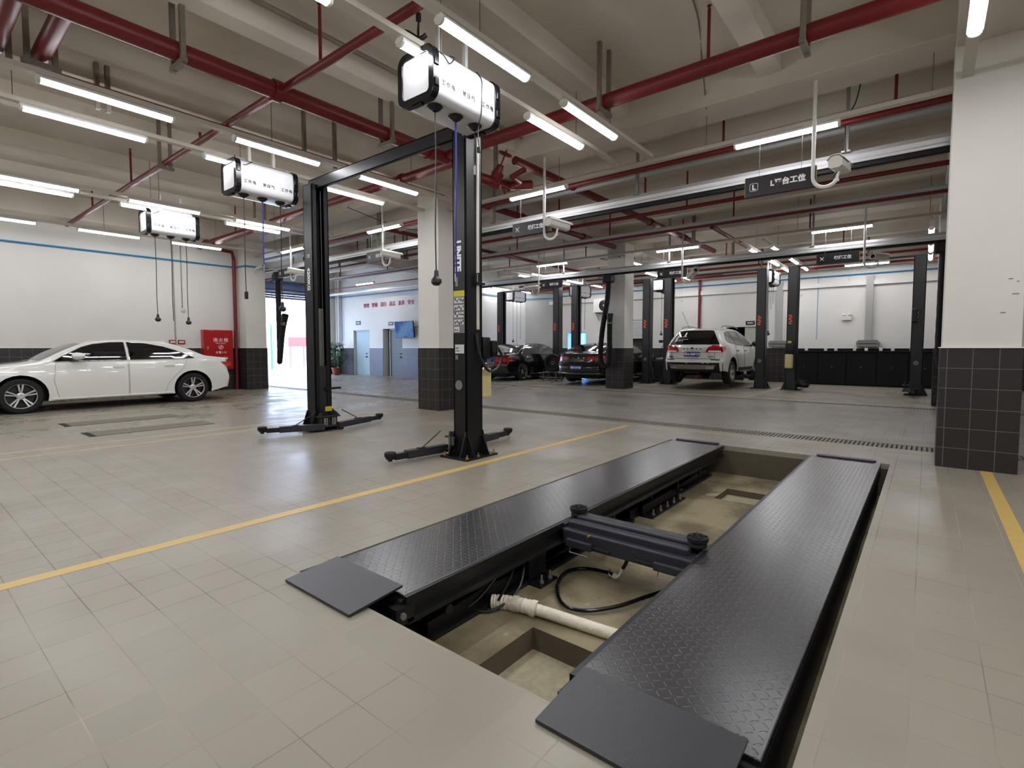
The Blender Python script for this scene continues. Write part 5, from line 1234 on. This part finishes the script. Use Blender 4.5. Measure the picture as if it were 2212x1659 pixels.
# ---- black coupe-backed car ----
bc = thing('coupe_car', 'black fastback with blue number plate left of the far square pillar', 'car', (-9.2, 17.35, .04), R(90))
top = [(-2.38,.30),(-2.46,.42),(-2.48,.56),(-2.42,.72),(-2.40,.90),(-2.42,1.02),(-2.30,1.06),(-2.1,1.10),(-1.75,1.20),(-1.3,1.32),(-.8,1.40),(-.3,1.43),(.1,1.41),(.45,1.34),(.85,1.16),(1.15,1.02),(1.6,.98),(2.0,.90),(2.3,.78),(2.42,.58),(2.40,.34),(2.34,.24)]
car = Car(top, .2, 1.45, -1.45, .34, .93, .99, -2.48, 2.42, .58, rear_curve=.22)
car.body('body', M_carblack, bc)
glass(car, [[(.95,1.03),(.7,1.17),(.4,1.29),(.1,1.345),(-.2,1.36),(-.2,1.03)], [(-.26,1.03),(-.26,1.36),(-.7,1.33),(-1.1,1.25),(-1.55,1.09)]], bc, M_glass, M_chrome)
m = MB(); car.patch(m, car.si(-2.05), car.si(-1.0), -.88, .88, .005, ta2=-.84, tb2=.84); m.build('rear_window', M_glass, bc)
m = MB(); car.patch(m, car.si(.5), car.si(1.1), -.86, .86, .004); m.build('windscreen', M_glassgrey, bc)
car_details(car, bc, M_carblack, [(.95,1.0),(-.22,1.01),(-.2,.27),(.95,.27)], [(-.24,1.01),(-1.25,1.04),(-1.15,.8),(-.95,.55),(-.88,.27),(-.23,.27)], .9, (.83,.93,.42), [(-2.3,.83),(-2.28,.95),(-2.1,.96),(-2.0,.88),(-2.15,.84)], (1.45, -1.45), .34, rimm=M_liftgrey)
plate_at(car, bc, .55, '粤B·UY72S', .44, .14, .02, .09)
m = MB(); m.tube([car.P(car.siz(.36), -.95+1.9*i/12, .012) for i in range(13)], .012, 6); m.build('bumper_trim', M_chrome, bc)
m = MB(); 
for t0 in (-.1, -.02, .06): m.rbox(car.P(car.siz(.88), t0*3, .01), (.01, .06, .05))
m.build('badge', M_chrome, bc)
m = MB(); m.lathe([(0,0),(.04,0),(.03,.04),(0,.05)], (-1.2, 0, 1.33), (0,0,1), 10); m.build('antenna_fin', M_blackg, bc)
# bonnet raised
m = MB(); m.prism([(1.3,.99),(2.25,.82),(2.25,.84),(1.3,1.01)], -.7, .7, 'y'); 
M0 = Matrix.Translation((1.3,0,1.0)) @ Matrix.Rotation(R(-48), 4, 'Y') @ Matrix.Translation((-1.3,0,-1.0)); m.v = [M0 @ v for v in m.v]; m.build('raised_bonnet', M_carblack, bc)
# ================= THINGS ON THE WALLS AND FLOOR =================
# slogan wall
Y0 = 14.3
for i, wd in enumerate(('整理', '整顿', '清扫', '清洁', '素养', '安全')):
    x = -20.05+.62*i
    tag(text('wall_word', wd, .215, M_textr, face_negy(x, Y0-.012, 3.17-.0*i), None, depth=.006), f'red wall characters {wd} on the slogan wall', 'lettering', 'red slogan words on the wall')
def wall_sign(x, y, z, w, h, lab, body=None):
    t = thing('door_sign', lab, 'sign', (x, y, z), 0); MB().box(-w/2, w/2, -.02, 0, -h/2, h/2).build('panel', M_sign, t)
    m = MB(); m.box(-w*.32, w*.32, -.023, -.02, -h*.12, h*.14); m.build('print', M_paper, t)
wall_sign(-20.7, Y0, 2.42, .36, .17, 'small dark sign above the closed pale green door')
wall_sign(-18.3, Y0, 2.32, .32, .15, 'small dark sign above the grey door by the wall screen')
wall_sign(-5.25, YB, 2.2, .32, .15, 'small dark sign above the sliding door behind the white SUV')
tv = thing('wall_screen', 'flat screen showing a blue picture on the slogan wall', 'television', (-17.2, Y0, 2.03), 0)
tilt = Matrix.Rotation(R(6), 3, 'X')
m = MB(); m.rbox((0, -.16, 0), (1.2, .05, .7), tilt, b=.01); m.build('casing', M_black, tv)
sc = NT('screen_blue', .5); sc.p.inputs['Specular IOR Level'].default_value = .15; n1 = sc.noise(1.6, 3); cc = sc.mix(sc.ramp(n1, .4, .6), srgb(30, 80, 175), srgb(110, 160, 220)); sc.base((0,0,0,1)); sc.put(cc, sc.p.inputs['Emission Color']); sc.p.inputs['Emission Strength'].default_value = .45
m = MB(); m.rbox((0, -.188, 0), (1.16, .004, .66), tilt); m.build('screen', sc.m, tv)
m = MB(); m.box(-.1, .1, -.14, 0, -.1, .1); m.tube([(.55,-.1,.1),(.72,-.05,.12),(.75,0,.05)], .01, 6); m.build('bracket', M_black, tv)
# potted plant
pl = thing('potted_plant', 'leafy green potted plant in a terracotta pot by the slogan wall corner', 'plant', (-21.5, 13.6, 0))
m = MB(); m.lathe([(0,0),(.14,0),(.2,.3),(.22,.3),(.22,.34),(.18,.34),(.17,.3),(0,.3)], seg=24); m.build('pot', M_pot, pl)
random.seed(11); m = MB(); st = MB()
for k in range(230):
    a = random.uniform(0, 2*PI); z = random.uniform(.45, 1.5); rr = .5*math.sin(PI*min(1, max(.08, (z-.25)/1.45)))*random.uniform(.35, 1)
    c = Vector((rr*math.cos(a), rr*math.sin(a), z)); d = Vector((math.cos(a), math.sin(a), random.uniform(-.9, .4))).normalized(); s_ = Vector((-math.sin(a), math.cos(a), random.uniform(-.3, .3))).normalized(); L = random.uniform(.1, .18); w = L*.42
    up = d.cross(s_)*.02
    m.add([c, c+d*L*.4+s_*w, c+d*L, c+d*L*.4-s_*w, c+d*L*.45-up], [(0,1,4),(1,2,4),(2,3,4),(3,0,4)], True)
    if k % 6 == 0: st.tube([(0,0,.3), (c.x*.4, c.y*.4, .3+(z-.3)*.6), c], .007, 5)
o = m.build('foliage', M_leaf, pl, recalc=False); o['kind'] = 'stuff'; st.build('stem', mat('plant_stem', (70, 96, 50), .6), pl)
# pipes in the court corner
for i, x in enumerate((-22.25, -22.08)): tag(MB().cyl((x, 14.15, .9 if i else .0), (x, 14.15, SZ), .05, 12).build('riser_pipe', M_white), ['white vertical pipe in the court corner, nearer the roller door', 'white vertical pipe in the court corner, next to the thin blue pipe'][i], 'pipe')
def bluepipe(pts, r, lab):
    return tag(MB().tube(pts, r, 8).build('air_pipe', M_blue), lab, 'pipe', 'blue compressed air pipes')
bluepipe([(-16.36, -4.9, 3.68), (-16.36, 7.0, 3.68), (-15.8, 7.02, 3.68), (-15.8, 7.7, 3.68), (-16.4, 7.75, 3.68), (-22.3, 7.75, 3.68), (-22.42, 8.2, 4.2), (-22.42, 13.4, 4.2), (-22.42, 13.9, 3.66), (-22.3, 14.22, 3.66), (-15.45, 14.25, 3.66), (-15.43, 20.25, 3.66), (-14.2, 20.82, 3.66)], .022, 'thin blue air pipe running high along the left, slogan and side walls')
bluepipe([(-14.1, 20.84, 3.72), (6.7, 20.84, 3.72)], .022, 'thin blue air pipe running high along the back wall')
bluepipe([(-21.9, 14.22, 3.62), (-21.9, 14.22, 1.6)], .014, 'thin blue pipe dropping down the court corner')
bluepipe([(-3.05, 20.84, 3.7), (-3.05, 20.84, 1.55)], .008, 'thin blue pipe dropping down the back wall by the far lift column')
pipe('galvanised_pipe', (-22.3, 13.7, 3.75), (-15.6, 13.7, 3.75), .06, 'white horizontal pipe in front of the slogan wall', group='grey ceiling pipes', mm=M_white)
pipe(RP, (-22.3, 13.5, 3.95), (-15.6, 13.5, 3.95), .022, 'thin red pipe above the white pipe before the slogan wall')
sp = thing('wall_speaker', 'slim black box on the wall beside the roller door', 'speaker', (-22.42, 13.62, 2.75)); MB().rbox((0,0,0), (.12,.2,.6), b=.01).build('case', M_black, sp)
# left wall: hydrant cabinet, riser, conduits
hc = thing('hydrant_cabinet', 'red fire hydrant cabinet on the wall behind the white saloon', 'cabinet', (-16.385, 6.4, .62))
MB().box(0, .2, -.4, .4, 0, 1.16).build('body', M_redbox, hc, bevel=.006)
d = MB().box(.2, .215, -.385, .385, .02, 1.14).build('door', M_redbox, hc, bevel=.004)
text('lettering', '消火栓', .13, M_text, face_posx(.217, .05, .86), d, spacing=1.25)
text('lettering', 'FIRE HYDRANT', .035, M_text, face_posx(.217, .05, .77), d, spacing=1.2)
text('lettering', '火警119', .075, M_text, face_posx(.217, .05, .5), d, spacing=1.2)
text('lettering', '火灾时按下报警按钮', .04, M_text, face_posx(.217, .05, .35), d, spacing=1.1)
m = MB(); m.tube([(.218, .05+.06*math.cos(a), .66+.06*math.sin(a)) for a in [2*PI*i/24 for i in range(24)]], .005, 5, closed=True); m.tube([(.218, .02, .63), (.218, .08, .69)], .008, 5).tube([(.218, .03, .68), (.218, .07, .64)], .006, 5); m.build('emblem', M_text, d)
m = MB(); m.rbox((.22, -.3, .62), (.02, .05, .09), b=.006); m.build('latch', M_chrome, d)
pipe('riser_pipe', (-16.28, 6.93, 0), (-16.28, 6.93, 3.9), .05, 'red vertical riser pipe between the hydrant cabinet and the left pillar')
m = MB(); m.tube([(-16.28,6.93,3.9),(-16.2,6.85,4.1),(-15.9,5.95,4.1)], .05, 12); tag(m.build('pipe_bend', M_red), 'red pipe bend at the top of the riser by the left pillar', 'pipe')
for i, (y, z0) in enumerate(((5.35, 1.3), (5.55, 2.35))): tag(MB().cyl((-16.38, y, z0), (-16.38, y, 4.2), .014, 8).build('conduit', M_steel), ['grey wall conduit reaching down behind the saloon roof', 'grey wall conduit ending at a small round sensor'][i], 'conduit')
m = MB(); m.lathe([(0,0),(.06,0),(.06,.03),(.03,.06),(0,.06)], (-16.4, 5.57, 2.32), (1,0,0), 20); tag(m.build('wall_sensor', M_cream), 'small round cream sensor at the end of the wall conduit', 'sensor')
for i, y in enumerate((5.28, 5.5)):
    t = thing('gas_sign', ['small red and white label left of a pair above the saloon boot', 'small red and white label right of a pair above the saloon boot'][i], 'sign', (-16.39, y, 1.42)); MB().box(0, .01, -.09, .09, -.06, .06).build('plate', M_redbox, t); MB().box(.01, .012, -.06, .06, -.025, .03).build('print', M_paper, t)
# cctv on the left pillar
t = thing('wall_camera', 'small white bullet camera on the left square pillar', 'camera', (-15.85, 7.35, 3.62)); m = MB(); m.M = Matrix.Rotation(R(-20), 4, 'Y') @ Matrix.Rotation(R(25), 4, 'Z'); m.cyl((.02,0,0), (.3,0,0), .045, 14); m.build('body', M_cream, t)
m = MB(); m.M = Matrix.Rotation(R(-20), 4, 'Y') @ Matrix.Rotation(R(25), 4, 'Z'); m.cyl((.3,0,0), (.304,0,0), .035, 14); m.build('lens', M_blackg, t); m = MB(); m.tube([(0,0,-.1),(.06,0,-.08),(.1,0,-.02)], .015, 8); m.build('bracket', M_cream, t)
t = thing('wall_sensor_camera', 'tiny white camera on the square pillar face', 'camera', (-8.0, 7.03, 3.3)) if 0 else None

# ---- back wall ----
def hood(x, lab, gl):
    t = thing('exhaust_hood', lab, 'hood', (x, YB, 1.3), 0, 'grey wall hoods with ducts')
    m = MB(); m.prism([(-.3, 0), (.3, 0), (.32, .14), (.26, .22), (-.26, .22), (-.32, .14)], -.22, -.0, 'y'); m.build('hood', mat('hood_grey', (124, 124, 122), .5), t, bevel=.006)
    m = MB(); m.box(-.1, .1, -.12, 0, .22, 2.35); m.build('duct', M_greytrim, t)
    m = MB(); m.box(-.26, .26, -.225, -.22, .09, .11); m.build('lip', M_black, t)
hood(-1.55, 'grey wall hood with a duct above the black workbench', 0); hood(-4.25, 'grey wall hood with a duct left of the far lift column', 0)
hood(4.2, 'grey wall hood beyond the large right pillar', 0) if 0 else None
el = thing('emergency_light', 'white twin emergency light on the wall above the black workbench', 'light', (-2.17, YB, 2.28)); MB().rbox((0,-.05,0), (.28,.08,.17), b=.01).build('case', M_cream, el)
for s in (-1, 1): m = MB(); m.lathe([(0,0),(.05,0),(.045,.05),(0,.06)], (s*.08,-.05,.08), (0,-.6,.8), 14); m.build('lamp_head', M_cream, el)
el = thing('emergency_light', 'white twin emergency light on the wall left of the white SUV', 'light', (-8.55, YB, 2.3)); MB().rbox((0,-.05,0), (.28,.08,.17), b=.01).build('case', M_cream, el)
for s in (-1, 1): m = MB(); m.lathe([(0,0),(.05,0),(.045,.05),(0,.06)], (s*.08,-.05,.08), (0,-.6,.8), 14); m.build('lamp_head', M_cream, el)
for i, (x, lab) in enumerate(((-9.75, 'framed notice on the back wall, right of a pair near the coupe pillar'), (-10.55, 'framed notice on the back wall, left of a pair near the coupe pillar'))):
    t = thing('wall_notice', lab, 'notice', (x, YB, 2.05), 0, 'framed notices on the back wall'); MB().box(-.33, .33, -.012, 0, -.42, .42).build('frame', M_textk, t); MB().box(-.31, .31, -.016, -.012, -.4, .4).build('sheet', mat('notice_sheet', (214, 216, 216), .4), t)
    m = MB(); [m.box(-.24, random.uniform(.1, .24), -.018, -.016, .3-.055*k, .31-.055*k) for k in range(12)]; m.build('print', M_greylabel, t)
ac = thing('air_conditioner_unit', 'cream outdoor air conditioner unit with round black fan high on the back wall', 'air conditioner', (-11.4, YB, 2.85)); MB().rbox((0,-.2,.3), (.85,.32,.6), b=.015).build('case', M_cream, ac)
m = MB(); m.lathe([(0,0),(.25,0),(.25,.01),(.23,.02),(.06,.02),(.05,.03),(0,.03)], (.12,-.36,.3), (0,-1,0), 28); [m.tube([(.12+r_*math.cos(a), -.385, .3+r_*math.sin(a)) for a in [2*PI*i/24 for i in range(24)]], .004, 4, closed=True) for r_ in (.1,.16,.22)]; m.build('fan_grille', M_black, ac)
m = MB(); m.lathe([(0,0),(.035,0),(.03,.01),(0,.01)], (.12,-.39,.3), (0,-1,0), 12); m.build('fan_hub', M_cream, ac)
m = MB()
for s in (-.3, .3): m.box(s-.02, s+.02, -.42, 0, -.04, 0).tube([(s,-.38,-.02),(s,0,-.35)], .015, 6)
m.tube(crom([(.35,-.1,.1),(.45,-.1,-.2),(.3,-.05,-.5),(.2,-.04,-1.6)], 6), .03, 8); m.build('bracket', M_steel, ac)
for i, (x, z) in enumerate(((-9.3, 3.1), (-8.35, 3.15), (-7.9, 3.2), (-3.6, 3.15), (-2.15, 3.45), (-1.65, 3.4))):
    m = MB(); m.lathe([(0,0),(.055,0),(.05,.04),(0,.05)], (x, YB, z), (0,-1,0), 14); m.cyl((x, YB-.02, z), (x, YB-.02, 3.95), .009, 6)
    tag(m.build('wall_detector', M_cream), ['small round detector above the framed notices', 'small round detector left of the red drop pipe, nearer the notices', 'small round detector just left of the red drop pipe', 'small round detector above the sliding door side of the far lift', 'small round detector left of the duct over the workbench', 'small round detector beside the duct over the workbench'][i], 'detector')
pipe('drop_pipe', (-7.15, 20.82, .0), (-7.15, 20.82, 3.95), .05, 'red vertical pipe on the back wall behind the white SUV')
m = MB(); m.box(-15.2, 6.7, YB-.1, YB, 3.35, 3.5); tag(m.build('wall_trunking', mat('trunking_white', (226, 224, 218), .5)), 'long white trunking along the back wall under the blue pipe', 'trunking')
# black workbench units with things on top
for i in range(5):
    x0 = -3.72+.82*i
    t = thing('workbench_cabinet', ['black workbench cabinet at the left end of the row', 'second black workbench cabinet from the left', 'middle black workbench cabinet', 'second black workbench cabinet from the right', 'black workbench cabinet at the right end of the row'][i], 'cabinet', (x0, 20.32, 0), 0, 'black workbench cabinets')
    MB().box(0, .815, .02, .57, 0, 1.12).build('carcass', M_cabinet, t)
    m = MB(); m.box(.01, .805, 0, .02, .05, 1.1); dd = m.build('door', M_cabinet, t, bevel=.004)
    m = MB(); m.lathe([(0,0),(.012,0),(.012,.01),(0,.012)], (.4, 0, .62), (0,-1,0), 10); m.build('lock', M_chrome, dd)
m = MB(); m.box(-3.74, .42, 20.28, 20.9, 1.12, 1.16).box(-3.74, .42, 20.84, 20.9, 1.16, 1.24); tag(m.build('worktop', M_cabinet), 'long black worktop across the far workbench cabinets', 'worktop')
tops = ['white box on the worktop at its left end', 'bright white box on the worktop below the far lift column gap', 'white box on the worktop third from the left', 'white box on the worktop left of the wall hood', 'white box on the worktop under the wall hood', 'white box on the worktop right of the wall hood', 'white box on the worktop third from the right end', 'grey round tin on the worktop at the right end']
for i, x in enumerate((-3.29, -2.71, -2.41, -1.88, -1.56, -1.17, -.86, -.39)):
    if i < 7: o = MB().rbox((0,0,.05), (.09,.08,.1), b=.008).build('small_box', M_cream, loc=(x, 20.5, 1.16))
    else: o = MB().lathe([(0,0),(.05,0),(.05,.09),(0,.09)]).build('tin', M_steel, loc=(x, 20.5, 1.16))
    tag(o, tops[i], 'box' if i < 7 else 'tin', 'small items on the far worktop')
# ---- equipment left of the SUV ----
t = thing('tyre_changer', 'black workshop machine with a column standing left of the white SUV', 'machine', (-7.65, 18.6, 0))
MB().rbox((0,0,.4), (.6,.6,.8), b=.03).build('cabinet', M_liftgrey, t); m = MB(); m.rbox((-.05,.25,1.0), (.14,.14,1.1), b=.02).rbox((-.05,0,1.5), (.12,.6,.1), b=.02); m.build('column', M_black, t)
m = MB(); m.lathe([(0,0),(.3,0),(.3,.05),(.1,.08),(0,.08)], (0,-.05,.82), (0,0,1), 24); m.build('turntable', M_steel, t); m = MB(); m.tube([(-.3,-.2,.7),(-.45,-.3,1.0),(-.3,-.2,1.2)], .02, 6); m.build('air_hose', M_black, t)
t = thing('oil_dispenser', 'blue-topped oil dispenser trolley beside the far lift column left of the SUV', 'dispenser', (-7.15, 18.1, 0)); MB().rbox((0,0,.35), (.4,.4,.6), b=.03).build('drum', M_steel, t); MB().rbox((0,0,1.35), (.2,.18,.42), b=.03).build('reservoir', mat('bright_blue_plastic', (30, 80, 200), .35), t)
m = MB(); m.cyl((0,0,.65),(0,0,1.15),.03,10).cyl((0,0,1.56),(0,0,1.68),.04,10); m.build('pipe', M_black, t)
m = MB(); m.tube(crom([(-.1,-.05,1.5),(-.35,-.1,1.3),(-.35,-.1,1.0),(-.1,-.1,.9)], 5), .01, 6); m.build('hose', M_black, t)
for wx, wy in ((-.15,-.15),(.15,-.15),(-.15,.15),(.15,.15)): MB().cyl((wx-.015, wy, .04), (wx+.015, wy, .04), .04, 12).build('caster', M_rubber, t)
t = thing('tool_trolley', 'grey tool trolley with white papers near the coupe nose', 'trolley', (-7.45, 17.95, 0)) if 0 else None
# ---- trolley with loose tyre between the black cars ----
t = thing('parts_trolley', 'low steel parts trolley in front of the gap between the black cars', 'trolley', (-11.2, 16.4, 0))
m = MB()
for x in (-.3, .3):
    for y in (-.2, .2): m.cyl((x, y, .05), (x, y, .36), .013, 8)
for z in (.12, .34): m.tube([(-.3,-.2,z),(.3,-.2,z),(.3,.2,z),(-.3,.2,z)], .012, 8, closed=True)
m.build('frame', M_steel, t); MB().box(-.3, .3, -.2, .2, .33, .345).build('shelf', M_liftgrey, t)
for x in (-.3, .3):
    for y in (-.2, .2): MB().cyl((x, y-.012, .03), (x, y+.012, .03), .03, 12).build('caster', M_rubber, t)
ty = thing('loose_tyre', 'black tyre with a pale hub standing on the low parts trolley', 'tyre', (-11.15, 16.36, .345+.345)); ty.rotation_euler = (0, 0, R(-70))
m = MB(); r = .345; m.lathe([(r*.62,-.1),(r*.7,-.115),(r*.92,-.115),(r,-.07),(r,.07),(r*.92,.115),(r*.7,.115),(r*.62,.1)], (0,0,0), (1,0,0), 36); m.build('tread', M_rubber, ty)
m = MB(); m.lathe([(0,.02),(r*.64,.02),(r*.64,-.02),(0,-.02)], (0,0,0), (1,0,0), 30); m.build('wheel_disc', M_blackg, ty)
m = MB()
for k in range(6): a = 2*PI*k/6; m.rbox((.03, .055*math.cos(a), .055*math.sin(a)), (.012, .03, .022), Matrix.Rotation(a, 3, 'X'))
m.build('hub', M_cream, ty)
# ---- in-ground lift plates of the left bay ----
for i, (x0, x1) in enumerate(((-11.14, -10.62), (-9.66, -9.15))):
    t = thing('scissor_plate', ['grey flush lift plate in the floor, nearer the white saloon', 'grey flush lift plate in the floor, nearer the yellow double line'][i], 'lift plate', (x0, 1.9, 0), 0, 'flush lift plates in the left bay')
    MB().box(0, x1-x0, .06, 1.62, 0, .006).build('plate', M_greyplate, t); MB().box(-.01, x1-x0+.01, -.02, .06, 0, .004).build('gap', M_dark, t)
# debris on the floor
random.seed(5)
